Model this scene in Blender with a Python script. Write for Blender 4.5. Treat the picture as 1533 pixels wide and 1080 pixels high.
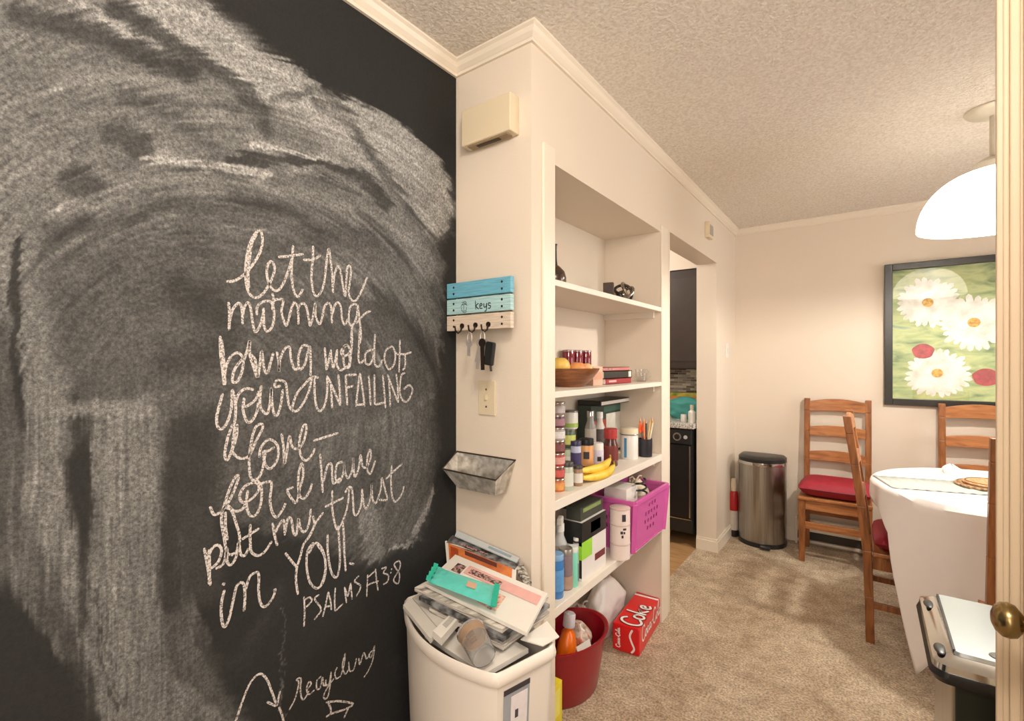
import bpy, bmesh, math, random
import numpy as np
from mathutils import Vector, Matrix
from math import radians, sin, cos, pi

for o in list(bpy.data.objects):
    bpy.data.objects.remove(o, do_unlink=True)
random.seed(7)
C = bpy.context.scene.collection
SC = bpy.context.scene

# ------------------------------------------------------------------ camera
CAM_H = 1.35
YAW = radians(36.6)
FPX, CX, CY = 717.0, 766.5, 543.0        # focal length and principal point for a 1533 x 1080 frame
cam_data = bpy.data.cameras.new('camera')
cam_data.sensor_width = 36.0
cam_data.lens = FPX / 1533.0 * 36.0
cam_data.shift_y = 3.0 / 1533.0
cam_data.clip_start = 0.02
cam = bpy.data.objects.new('camera', cam_data)
C.objects.link(cam)
cam.location = (0, 0, CAM_H)
cam.rotation_euler = (pi / 2, 0, YAW)
SC.camera = cam

# ------------------------------------------------------------------ world, lights, exposure
w = bpy.data.worlds.new('world'); SC.world = w
w.use_nodes = True
w.node_tree.nodes['Background'].inputs[0].default_value = (0.75, 0.82, 1.0, 1)
w.node_tree.nodes['Background'].inputs[1].default_value = 0.3
SC.view_settings.view_transform = 'Standard'
SC.view_settings.look = 'None'
SC.view_settings.gamma = 1.0
SC.view_settings.use_curve_mapping = False
SC.view_settings.exposure = 0.0

def lamp(name, kind, loc, power, color, size=0.1, target=None, size_y=None):
    l = bpy.data.lights.new(name, kind)
    l.energy = power; l.color = color
    if kind == 'AREA':
        l.size = size
        if size_y: l.shape = 'RECTANGLE'; l.size_y = size_y
    else:
        l.shadow_soft_size = size
    o = bpy.data.objects.new(name, l); C.objects.link(o); o.location = loc
    if target is not None:
        o.rotation_euler = (Vector(target) - Vector(loc)).to_track_quat('-Z', 'Y').to_euler()
    return o

lamp('hall_ceiling_light', 'POINT', (0.05, 0.15, 2.2), 44, (1.0, 0.92, 0.83), 0.14)
lamp('dining_fill_light', 'AREA', (2.9, 2.9, 1.5), 44, (0.93, 0.96, 1.0), 1.3, (0, 2.9, 1.2), 1.5)  # soft fill added at the unseen right side; the wall has no window
lamp('hall_fill_light', 'AREA', (0.3, -1.1, 1.45), 36, (1.0, 0.97, 0.94), 1.4, (-0.6, 2.0, 1.1), 1.6)  # added area fill behind the camera, no window built there
lamp('kitchen_fill_light', 'POINT', (-1.9, 3.2, 2.2), 30, (1.0, 0.95, 0.9), 0.15)  # unseen point light added to brighten the kitchen

# ------------------------------------------------------------------ helpers
FW = Vector((-sin(YAW), cos(YAW), 0)); RT = Vector((cos(YAW), sin(YAW), 0)); UP = Vector((0, 0, 1))
EYE = Vector((0, 0, CAM_H))
def ray(px, py):
    return FW + RT * ((px - CX) / FPX) + UP * ((CY - py) / FPX)
def at_z(px, py, z):
    d = ray(px, py); return EYE + d * ((z - CAM_H) / d.z)
def at_x(px, py, x):
    d = ray(px, py); return EYE + d * (x / d.x)
def at_y(px, py, y):
    d = ray(px, py); return EYE + d * (y / d.y)

WM = {}
class MB:
    """collects shapes, links them as one mesh object"""
    def __init__(s): s.v = []; s.f = []; s.m = []; s.cur = 0
    def add(s, vs, fs):
        n = len(s.v); s.v += [Vector(p) for p in vs]
        s.f += [tuple(i + n for i in f) for f in fs]; s.m += [s.cur] * len(fs)
        return s
    def hexa(s, p):      # 4 bottom (ccw from above) then 4 top
        return s.add(p, [(3,2,1,0),(4,5,6,7),(0,1,5,4),(1,2,6,5),(2,3,7,6),(3,0,4,7)])
    def box(s, lo, hi):
        x0,y0,z0 = lo; x1,y1,z1 = hi
        return s.hexa([(x0,y0,z0),(x1,y0,z0),(x1,y1,z0),(x0,y1,z0),(x0,y0,z1),(x1,y0,z1),(x1,y1,z1),(x0,y1,z1)])
    def obox(s, c, size, rz=0, rx=0, ry=0):
        M = Matrix.Translation(c) @ Matrix.Rotation(rz,4,'Z') @ Matrix.Rotation(rx,4,'X') @ Matrix.Rotation(ry,4,'Y')
        a,b,d = size[0]/2, size[1]/2, size[2]/2
        P = [(-a,-b,-d),(a,-b,-d),(a,b,-d),(-a,b,-d),(-a,-b,d),(a,-b,d),(a,b,d),(-a,b,d)]
        return s.hexa([M @ Vector(p) for p in P])
    def beam(s, a, b, w, d, up=(0,0,1), w2=None, d2=None):
        a=Vector(a); b=Vector(b); t=(b-a).normalized(); u=Vector(up)
        x=t.cross(u)
        if x.length<1e-5: x=t.cross(Vector((0,1,0)))
        x.normalize(); y=x.cross(t).normalized()
        w2=w2 or w; d2=d2 or d
        P=[a-x*w/2-y*d/2,a+x*w/2-y*d/2,a+x*w/2+y*d/2,a-x*w/2+y*d/2,
           b-x*w2/2-y*d2/2,b+x*w2/2-y*d2/2,b+x*w2/2+y*d2/2,b-x*w2/2+y*d2/2]
        return s.hexa(P)
    def lathe(s, prof, c=(0,0,0), n=28, sx=1.0, sy=1.0, M=None):
        c=Vector(c); vs=[]; fs=[]
        M = M or Matrix.Identity(4)
        for r,z in prof:
            for i in range(n):
                a=2*pi*i/n; vs.append(c + (M @ Vector((r*cos(a)*sx, r*sin(a)*sy, z))))
        for j in range(len(prof)-1):
            for i in range(n):
                k=(i+1)%n
                fs.append((j*n+i, j*n+k, (j+1)*n+k, (j+1)*n+i))
        if prof[0][0]>1e-6: fs.append(tuple(range(n-1,-1,-1)))
        if prof[-1][0]>1e-6: fs.append(tuple((len(prof)-1)*n+i for i in range(n)))
        return s.add(vs,fs)
    def ring(s, outl, zs):   # stacked outlines: outl = list of lists of (x,y); zs heights; capped
        n=len(outl[0]); vs=[]; fs=[]
        for o_,z in zip(outl,zs): vs += [(x,y,z) for x,y in o_]
        for j in range(len(zs)-1):
            for i in range(n):
                k=(i+1)%n; fs.append((j*n+i,j*n+k,(j+1)*n+k,(j+1)*n+i))
        fs.append(tuple(range(n-1,-1,-1))); fs.append(tuple((len(zs)-1)*n+i for i in range(n)))
        return s.add(vs,fs)
    def tube(s, pts, r, n=8, r2=None):
        pts=[Vector(p) for p in pts]; vs=[]; fs=[]; up=Vector((0,0,1))
        L=len(pts); px=None
        for i,p in enumerate(pts):
            t=(pts[min(i+1,L-1)]-pts[max(i-1,0)]).normalized()
            x = t.cross(up) if px is None else px - t*px.dot(t)
            if x.length<1e-4: x=t.cross(Vector((1,0,0)))
            x.normalize(); px=x; y=t.cross(x)
            rr = r if r2 is None else r+(r2-r)*i/(L-1)
            if callable(r): rr=r(i/(L-1))
            for k in range(n):
                a=2*pi*k/n; vs.append(p+x*rr*cos(a)+y*rr*sin(a))
        for i in range(L-1):
            for k in range(n):
                q=(k+1)%n; fs.append((i*n+k,i*n+q,(i+1)*n+q,(i+1)*n+k))
        fs.append(tuple(range(n-1,-1,-1))); fs.append(tuple((L-1)*n+k for k in range(n)))
        return s.add(vs,fs)
    def sphere(s, c, r, n=16, sz=1.0, sx=1.0, sy=1.0, M=None):
        prof=[(max(r*sin(pi*i/n),1e-7), -r*cos(pi*i/n)*sz) for i in range(n+1)]
        return s.lathe(prof, c, 2*n, sx, sy, M)
    def ribbon(s, pts, w, O, U, V, N, off=0.0005):
        """flat stroke through 2-D points on the plane O + u U + v V"""
        P=spline(pts); L=len(P); vs=[]
        for i in range(L):
            a=P[max(i-1,0)]; b=P[min(i+1,L-1)]
            t=Vector((b[0]-a[0], b[1]-a[1])); 
            if t.length<1e-9: t=Vector((1,0))
            t.normalize(); n_=Vector((-t.y,t.x))
            e = 0.55 if i in (0,L-1) else 1.0
            for sg in (1,-1):
                q=Vector(P[i])+n_*(w/2*sg*e)
                vs.append(O+U*q.x+V*q.y+N*off)
        return s.add(vs,[(2*i,2*i+1,2*i+3,2*i+2) for i in range(L-1)])
    def build(s, name, mat, parent=None, smooth=False, bevel=0, world=True, sub=0, seg=2):
        me=bpy.data.meshes.new(name)
        Mi = WM[parent].inverted() if (parent is not None and world) else Matrix.Identity(4)
        me.from_pydata([Mi @ p for p in s.v], [], s.f)
        mats = mat if isinstance(mat,(list,tuple)) else [mat]
        for m in mats: me.materials.append(m)
        if len(mats)>1: me.polygons.foreach_set('material_index', s.m)
        bm=bmesh.new(); bm.from_mesh(me)
        if not getattr(s,'open',False): bmesh.ops.recalc_face_normals(bm, faces=bm.faces)
        bm.to_mesh(me); bm.free()
        if smooth:
            for p in me.polygons: p.use_smooth=True
            try: me.set_sharp_from_angle(angle=radians(40))
            except Exception: pass
        me.update()
        o=bpy.data.objects.new(name,me); C.objects.link(o)
        if parent is not None:
            o.parent=parent; WM[o]=WM[parent]
        else: WM[o]=Matrix.Identity(4)
        if bevel:
            b=o.modifiers.new('bevel','BEVEL'); b.width=bevel; b.segments=seg; b.limit_method='ANGLE'; b.angle_limit=radians(40)
        if sub:
            m=o.modifiers.new('sub','SUBSURF'); m.levels=sub; m.render_levels=sub
        return o

def spline(pts, step=6):
    pts=[(float(a),float(b)) for a,b in pts]
    if len(pts)<3: 
        (a,b),(c,d)=pts[0],pts[-1]
        return [(a+(c-a)*t/5, b+(d-b)*t/5) for t in range(6)]
    out=[]; n=len(pts)
    for i in range(n-1):
        p0=pts[max(i-1,0)]; p1=pts[i]; p2=pts[i+1]; p3=pts[min(i+2,n-1)]
        for k in range(step):
            t=k/step
            out.append(tuple(0.5*((2*p1[j])+(-p0[j]+p2[j])*t+(2*p0[j]-5*p1[j]+4*p2[j]-p3[j])*t*t+(-p0[j]+3*p1[j]-3*p2[j]+p3[j])*t**3) for j in (0,1)))
    out.append(pts[-1]); return out

def tag(o, label=None, cat=None, group=None, kind=None):
    if label: o['label']=label
    if cat: o['category']=cat
    if group: o['group']=group
    if kind: o['kind']=kind
    return o
def thing(name, label, cat, loc=(0,0,0), rz=0, group=None, rot=None):
    o=bpy.data.objects.new(name,None); C.objects.link(o)
    o.empty_display_size=0.05
    o.location=loc; o.rotation_euler = rot if rot else (0,0,rz)
    WM[o]=Matrix.LocRotScale(Vector(loc), o.rotation_euler.to_quaternion(), None)
    return tag(o,label,cat,group)
def copy_tree(o, parent=None):
    c=o.copy(); C.objects.link(c)
    if parent is not None: c.parent=parent
    for ch in list(o.children): copy_tree(ch,c)
    return c
def struct(o): o['kind']='structure'; return o

# ------------------------------------------------------------------ materials
MATS={}
def S(r,g,b):     # sRGB 0-255 to linear
    f=lambda c: (c/255/12.92) if c/255<=0.04045 else ((c/255+0.055)/1.055)**2.4
    return (f(r),f(g),f(b),1)
def pm(name, col, rough=0.5, metal=0.0, var=0.0, vscale=20, bump=0.0, bscale=60, coat=0.0, spec=0.5, trans=0.0, ior=1.45, detail=3.0):
    """principled material with procedural colour variation and bump"""
    if name in MATS: return MATS[name]
    m=bpy.data.materials.new(name); m.use_nodes=True; nt=m.node_tree; b=nt.nodes['Principled BSDF']
    col = col if len(col)==4 else S(*col)
    b.inputs['Base Color'].default_value=col; b.inputs['Roughness'].default_value=rough; b.inputs['Metallic'].default_value=metal
    b.inputs['Specular IOR Level'].default_value=spec
    if coat: b.inputs['Coat Weight'].default_value=coat; b.inputs['Coat Roughness'].default_value=0.08
    if trans: b.inputs['Transmission Weight'].default_value=trans; b.inputs['IOR'].default_value=ior
    tc=nt.nodes.new('ShaderNodeTexCoord')
    if var:
        n=nt.nodes.new('ShaderNodeTexNoise'); n.inputs['Scale'].default_value=vscale; n.inputs['Detail'].default_value=detail
        nt.links.new(tc.outputs['Object'],n.inputs['Vector'])
        mx=nt.nodes.new('ShaderNodeMix'); mx.data_type='RGBA'
        mx.inputs[6].default_value=tuple(c*(1-var) for c in col[:3])+(1,); mx.inputs[7].default_value=tuple(min(1,c*(1+var)) for c in col[:3])+(1,)
        nt.links.new(n.outputs['Fac'],mx.inputs[0]); nt.links.new(mx.outputs[2],b.inputs['Base Color'])
    if bump:
        n2=nt.nodes.new('ShaderNodeTexNoise'); n2.inputs['Scale'].default_value=bscale; n2.inputs['Detail'].default_value=3
        nt.links.new(tc.outputs['Object'],n2.inputs['Vector'])
        bp=nt.nodes.new('ShaderNodeBump'); bp.inputs['Strength'].default_value=bump; bp.inputs['Distance'].default_value=0.01
        nt.links.new(n2.outputs['Fac'],bp.inputs['Height']); nt.links.new(bp.outputs['Normal'],b.inputs['Normal'])
    MATS[name]=m; return m
def ramp_mat(name, stops, scale=(1,1,1), tex='noise', tscale=5, rough=0.5, bump=0.0, coat=0, detail=4, dist=0, metal=0):
    """a colour ramp over a stretched texture (wood grain, mosaic, print)"""
    if name in MATS: return MATS[name]
    m=bpy.data.materials.new(name); m.use_nodes=True; nt=m.node_tree; b=nt.nodes['Principled BSDF']
    b.inputs['Roughness'].default_value=rough; b.inputs['Metallic'].default_value=metal
    if coat: b.inputs['Coat Weight'].default_value=coat
    tc=nt.nodes.new('ShaderNodeTexCoord'); mp=nt.nodes.new('ShaderNodeMapping'); mp.inputs['Scale'].default_value=scale
    nt.links.new(tc.outputs['Object'],mp.inputs['Vector'])
    if tex=='noise':
        t=nt.nodes.new('ShaderNodeTexNoise'); t.inputs['Scale'].default_value=tscale; t.inputs['Detail'].default_value=detail; t.inputs['Distortion'].default_value=dist; out=t.outputs['Fac']
    elif tex=='wave':
        t=nt.nodes.new('ShaderNodeTexWave'); t.inputs['Scale'].default_value=tscale; t.inputs['Distortion'].default_value=dist; t.inputs['Detail'].default_value=detail; out=t.outputs['Fac']
    else:
        t=nt.nodes.new('ShaderNodeTexVoronoi'); t.inputs['Scale'].default_value=tscale; out=t.outputs['Color']
    nt.links.new(mp.outputs['Vector'],t.inputs['Vector'])
    r=nt.nodes.new('ShaderNodeValToRGB'); els=r.color_ramp.elements
    while len(els)>1: els.remove(els[-1])
    els[0].position=stops[0][0]; els[0].color=S(*stops[0][1])
    for p,c in stops[1:]:
        e=els.new(p); e.color=S(*c)
    nt.links.new(out,r.inputs['Fac']); nt.links.new(r.outputs['Color'],b.inputs['Base Color'])
    if bump:
        bp=nt.nodes.new('ShaderNodeBump'); bp.inputs['Strength'].default_value=bump; bp.inputs['Distance'].default_value=0.004
        nt.links.new(out,bp.inputs['Height']); nt.links.new(bp.outputs['Normal'],b.inputs['Normal'])
    MATS[name]=m; return m

M_wall   = pm('wall_paint', S(222,208,190), 0.6, var=0.02, vscale=3, bump=0.08, bscale=220)
M_trim   = pm('trim_paint', S(228,216,198), 0.4, var=0.02, vscale=8)
M_shelf  = pm('shelf_paint', S(226,216,202), 0.45, var=0.03, vscale=6)
M_white  = pm('white_plastic', S(226,222,214), 0.35, var=0.02, vscale=10)
M_cream  = pm('cream_plastic', S(216,200,170), 0.4, var=0.02, vscale=10)
M_black  = pm('black_plastic', S(28,28,28), 0.35, var=0.2, vscale=30)
M_dark   = pm('dark_brown_plastic', S(45,36,32), 0.4, var=0.2, vscale=30)
M_chrome = pm('chrome', S(200,200,198), 0.12, 1.0, var=0.04, vscale=6)
M_steel  = ramp_mat('brushed_steel', [(0.3,(150,146,140)),(0.7,(182,178,172))], (40,40,0.6), 'noise', 6, 0.28, metal=1.0)
M_brass  = pm('aged_brass', S(158,136,92), 0.25, 1.0, var=0.15, vscale=30)
M_glass  = pm('clear_glass', (0.97,0.98,0.98,1), 0.03, trans=1.0, ior=1.45)
M_clearp = pm('clear_plastic', (0.95,0.95,0.94,1), 0.12, trans=0.9, ior=1.2, var=0.05, vscale=30)
M_wood   = ramp_mat('oak_wood', [(0.25,(98,56,26)),(0.5,(140,86,44)),(0.75,(166,106,58))], (9,9,1.2), 'noise', 6, 0.35, 0.05, dist=0.6)
M_paper  = pm('white_paper', S(228,222,212), 0.7, var=0.04, vscale=12)
M_red    = pm('red_card', S(196,20,24), 0.35, var=0.08, vscale=20)
M_redcloth = pm('red_cloth', S(136,22,38), 0.75, var=0.18, vscale=25, bump=0.2, bscale=300)
# ------------------------------------------------------------------ the room
H = 2.42
XB, XS = -1.191, -0.863          # chalkboard wall plane, shelf wall plane
YE, YF = 1.266, 4.2              # end wall plane, far wall plane
YA0, YA1, XA = 1.396, 2.453, -1.175   # alcove
YD0, YD1 = 2.60, 3.60            # kitchen doorway

# --- chalk density on the chalkboard wall, from strokes traced on it
def vnoise(x, y, seed):
    rs=np.random.RandomState(seed); T=rs.rand(256,256)
    xi=np.floor(x).astype(int); yi=np.floor(y).astype(int); fx=x-xi; fy=y-yi
    fx=fx*fx*(3-2*fx); fy=fy*fy*(3-2*fy)
    g=lambda a,b: T[a%256,b%256]
    return (g(xi,yi)*(1-fx)+g(xi+1,yi)*fx)*(1-fy)+(g(xi,yi+1)*(1-fx)+g(xi+1,yi+1)*fx)*fy
def fbm(x,y,seed,octv=4):
    s=0;a=.5;tot=0
    for k in range(octv):
        s=s+a*vnoise(x*2**k,y*2**k,seed+k); tot+=a; a*=.55
    return s/tot
def seg_dist(PX,PY,pts):
    best=np.full(PX.shape,1e9)
    for (x0,y0),(x1,y1) in zip(pts[:-1],pts[1:]):
        dx,dy=x1-x0,y1-y0; L=dx*dx+dy*dy+1e-9
        t=np.clip(((PX-x0)*dx+(PY-y0)*dy)/L,0,1)
        best=np.minimum(best,np.hypot(PX-x0-t*dx,PY-y0-t*dy))
    return best
def inside(PX,PY,poly):
    r=np.zeros(PX.shape,bool); n=len(poly)
    for i in range(n):
        (x0,y0),(x1,y1)=poly[i],poly[(i+1)%n]
        if y0==y1: continue
        c=((y0>PY)!=(y1>PY)) & (PX < (x1-x0)*(PY-y0)/(y1-y0)+x0)
        r^=c
    return r
def sstep(x): 
    x=np.clip(x,0,1); return x*x*(3-2*x)
def chalk_field(Y,Z):
    fx,fy=-sin(YAW),cos(YAW); rx,ry=cos(YAW),sin(YAW)
    t=np.maximum(XB*fx+Y*fy,0.25); lat=XB*rx+Y*ry
    PX=np.clip(CX+lat/t*FPX,-140,700); PY=np.clip(CY-(Z-CAM_H)/t*FPX,-260,1500)
    wx=(fbm(PX/22,PY/22,11)-.5)*22; wy=(fbm(PX/22,PY/22,31)-.5)*22
    fxn=(fbm(PX/5,PY/5,57,2)-.5)*7
    # streaks left by the sweep of the cloth: arcs above, upright strokes at lower left
    R_=np.hypot(PX-300,PY-640); A_=np.arctan2(PY-640,PX-300)
    mv=sstep((PY-500)/130)*sstep((350-PX)/70)
    ST_=fbm(R_/4.5,A_*7,211,4)*(1-mv)+fbm(PX/4.5,PY/80,311,4)*mv
    SF_=fbm(R_/1.9,A_*16,411,3)*(1-mv)+fbm(PX/1.9,PY/40,511,3)*mv
    QX=PX+wx*.6+fxn+(ST_-.5)*16; QY=PY+wy*.6+fxn-(ST_-.5)*20
    D=np.full(PX.shape,.185)
    def poly(pts,val,soft,k=1.0):
        nonlocal D
        d=seg_dist(QX,QY,pts+[pts[0]]); sg=np.where(inside(QX,QY,pts),d,-d)
        m=sstep((sg+soft)/(2*soft))*k; D=D*(1-m)+val*m
    def stroke(pts,wd,val,soft=None,k=1.0,streak=.35):
        nonlocal D
        p=spline(pts,8); soft=soft or wd*.35
        d=seg_dist(QX,QY,p); m=sstep((wd/2+soft/2-d)/soft)*k
        if streak:   # streaks along the sweep of the hand
            m=m*(1-streak+streak*2*fbm(d/2.6+3,(PX+PY)/160,91,3))
        m=np.clip(m,0,1); D=D*(1-m)+val*m
    poly([(-400,-400),(150,-400),(235,-10),(290,18),(395,82),(470,142),(580,200),(640,255),(668,300),(662,350),(652,420),(655,560),(648,700),(630,790),(560,845),(420,800),(300,760),(262,860),(300,960),(380,1100),(380,1600),(-400,1600)],.30,16)
    poly([(-400,-400),(150,-400),(240,-10),(300,25),(400,88),(480,150),(580,203),(645,262),(666,305),(655,345),(600,330),(480,270),(330,262),(180,300),(60,330),(30,420),(-400,420)],.40,14)
    poly([(120,330),(300,300),(520,330),(640,380),(645,560),(500,640),(300,640),(140,600)],.315,40)
    # broad bright sweep that runs down the upper edge
    stroke([(225,-30),(330,62),(430,140),(530,205),(610,258),(655,320)],62,.54,30)
    stroke([(180,-20),(300,70),(420,150)],18,.56,10)
    stroke([(390,92),(440,110),(500,160),(560,196)],26,.52,8)
    stroke([(250,2),(380,80),(470,150)],9,.60,5)
    stroke([(470,150),(575,185),(640,250),(664,310)],30,.55,10)
    stroke([(100,-10),(180,40),(240,70)],12,.55,6)
    stroke([(640,260),(662,300),(668,345)],12,.50,6)
    stroke([(440,250),(520,235),(600,275),(640,300)],26,.50,14)
    # rubbed dark lanes
    stroke([(20,20),(120,45),(200,75),(290,112)],30,.27,14,.9)
    stroke([(170,12),(250,60),(330,110),(385,160),(395,200)],24,.27,12,.85)
    stroke([(210,90),(270,100),(282,112)],20,.24,8,.8)
    stroke([(185,140),(260,180),(320,225)],22,.31,14,.7)
    stroke([(410,150),(480,135),(500,150),(530,180)],12,.33,6,.7)
    stroke([(470,150),(520,180),(560,240),(610,310),(630,340)],12,.30,8,.8)
    stroke([(345,240),(400,240)],22,.25,8)
    stroke([(400,240),(470,244),(540,268),(580,305)],16,.26,8)
    stroke([(480,268),(540,290)],8,.27,5)
    stroke([(170,205),(205,210),(212,225)],38,.27,14)
    stroke([(110,270),(135,280)],46,.27,16)
    stroke([(165,310),(190,292),(260,288)],12,.29,8)
    # bright arcs
    stroke([(12,240),(26,180),(60,145),(130,115),(210,118),(270,140),(330,175),(400,215)],22,.46,16,.8)
    stroke([(150,312),(220,285),(320,275),(420,282),(520,310),(600,350),(640,400)],40,.42,26,.9)
    stroke([(215,238),(300,246),(400,262)],10,.58,6)
    stroke([(380,215),(430,222),(470,238)],7,.60,4)
    stroke([(40,150),(90,130)],6,.55,4,.8)
    stroke([(250,340),(330,350),(420,340)],46,.36,40,.7)
    # left flank, stippled
    stroke([(40,100),(28,300),(40,480),(70,600)],66,.40,40,.9,.15)
    stroke([(75,580),(70,690),(85,800),(125,890),(150,960)],60,.42,34,.9,.15)
    stroke([(24,360),(22,520),(30,640)],14,.21,8)
    poly([(-400,800),(20,880),(70,920),(120,1000),(150,1110),(150,1600),(-400,1600)],.19,26)
    stroke([(20,860),(60,930),(100,980)],20,.32,16,.7)
    stroke([(110,600),(120,680),(125,780),(128,860),(125,940)],20,.22,12,.8)
    poly([(96,690),(128,650),(140,690),(136,790),(128,830),(105,770)],.195,10)
    # the tall vertical swipe
    poly([(140,600),(236,590),(240,800),(242,960),(262,1010),(320,1060),(380,1110),(380,1600),(160,1600),(150,1090),(130,980),(134,860),(142,760)],.385,7)
    stroke([(190,640),(185,800),(180,960),(215,1080)],44,.42,30,.6)
    stroke([(146,880),(150,980),(175,1060)],5,.24,4,.8,0); stroke([(160,900),(166,1000),(190,1060)],4,.26,4,.7,0)
    stroke([(88,616),(160,612),(218,618)],24,.45,10)
    stroke([(268,640),(262,760),(258,900)],34,.215,16)
    stroke([(285,740),(272,840),(290,930),(280,980)],14,.32,12,.7)
    stroke([(292,770),(272,880),(300,980)],5,.36,4,.7)
    stroke([(275,870),(300,930),(310,960)],12,.36,8,.7)
    stroke([(270,440),(310,460)],54,.255,36)
    stroke([(250,550),(330,520),(340,470)],40,.24,40,.6)
    stroke([(95,400),(230,400),(330,395)],24,.33,20,.5)
    poly([(270,620),(330,600),(330,900),(270,900),(255,760)],.235,20)
    # right of the writing
    stroke([(520,385),(600,420),(640,480)],52,.38,40,.8)
    stroke([(560,440),(620,500),(650,540)],26,.24,20,.7)
    stroke([(570,640),(500,665),(440,690)],38,.35,26,.7)
    stroke([(600,640),(612,720),(600,790)],64,.35,30,.9)
    stroke([(552,760),(556,800),(562,826)],30,.43,9,.9)
    stroke([(648,735),(636,770),(622,805)],9,.48,6,.8)
    stroke([(592,816),(604,820),(614,815)],6,.52,4)
    stroke([(655,360),(658,470),(660,540)],8,.34,6,.8)
    stroke([(610,620),(650,590)],10,.36,8,.8)
    stroke([(535,655),(590,628)],5,.33,4,.5)
    poly([(560,860),(600,830),(650,800),(664,700),(668,560),(676,420),(676,330),(900,300),(900,1600),(395,1600),(395,1060),(330,990),(300,930),(330,900),(430,930)],.185,12)
    stroke([(600,1000),(640,990)],30,.215,26,.7)
    stroke([(300,960),(345,1000),(390,940),(420,880)],20,.225,18,.7)
    stroke([(423,905),(424,1100)],2.5,.36,2,.8,0)
    # many thin wiped and dusted arcs
    rs=np.random.RandomState(3)
    for k in range(90):
        a0=rs.uniform(-3.0,-.25); la=rs.uniform(.12,.55); r0=rs.uniform(260,560); sl=rs.uniform(-60,60); wd=rs.uniform(2,10)
        rr=r0+sl*(A_-a0)+(ST_-.5)*10
        m=sstep((wd-np.abs(R_-rr))/(wd*.8))*sstep((A_-a0)/.06)*sstep((a0+la-A_)/.06)*rs.uniform(.25,.8)*(D>.24)
        m=np.clip(m*(.5+fbm(R_/2.2,A_*14,600+k,2)),0,1)
        D=D+m*(rs.choice([-.09,-.06,.06,.09,.12]))
    for k in range(40):
        x0=rs.uniform(0,250); y0=rs.uniform(540,1000); ly=rs.uniform(60,220); sl=rs.uniform(-.12,.2); wd=rs.uniform(2,7)
        m=sstep((wd-np.abs(PX-x0-sl*(PY-y0)))/(wd*.8))*sstep((PY-y0)/20)*sstep((y0+ly-PY)/20)*rs.uniform(.2,.7)*(D>.24)
        D=D+m*(rs.choice([-.08,-.05,.05,.08]))
    D=D+((ST_-.5)*.15+(SF_-.5)*.09)*sstep((D-.19)/.2)
    # colour drift of the rubbed dust
    D=D+(fbm(PX/60,PY/60,5,4)-.5)*.07*(D>.2)+(fbm(PX/9,PY/9,77,3)-.5)*.05*sstep((D-.2)/.15)
    return np.clip(D,.13,.8)

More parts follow.
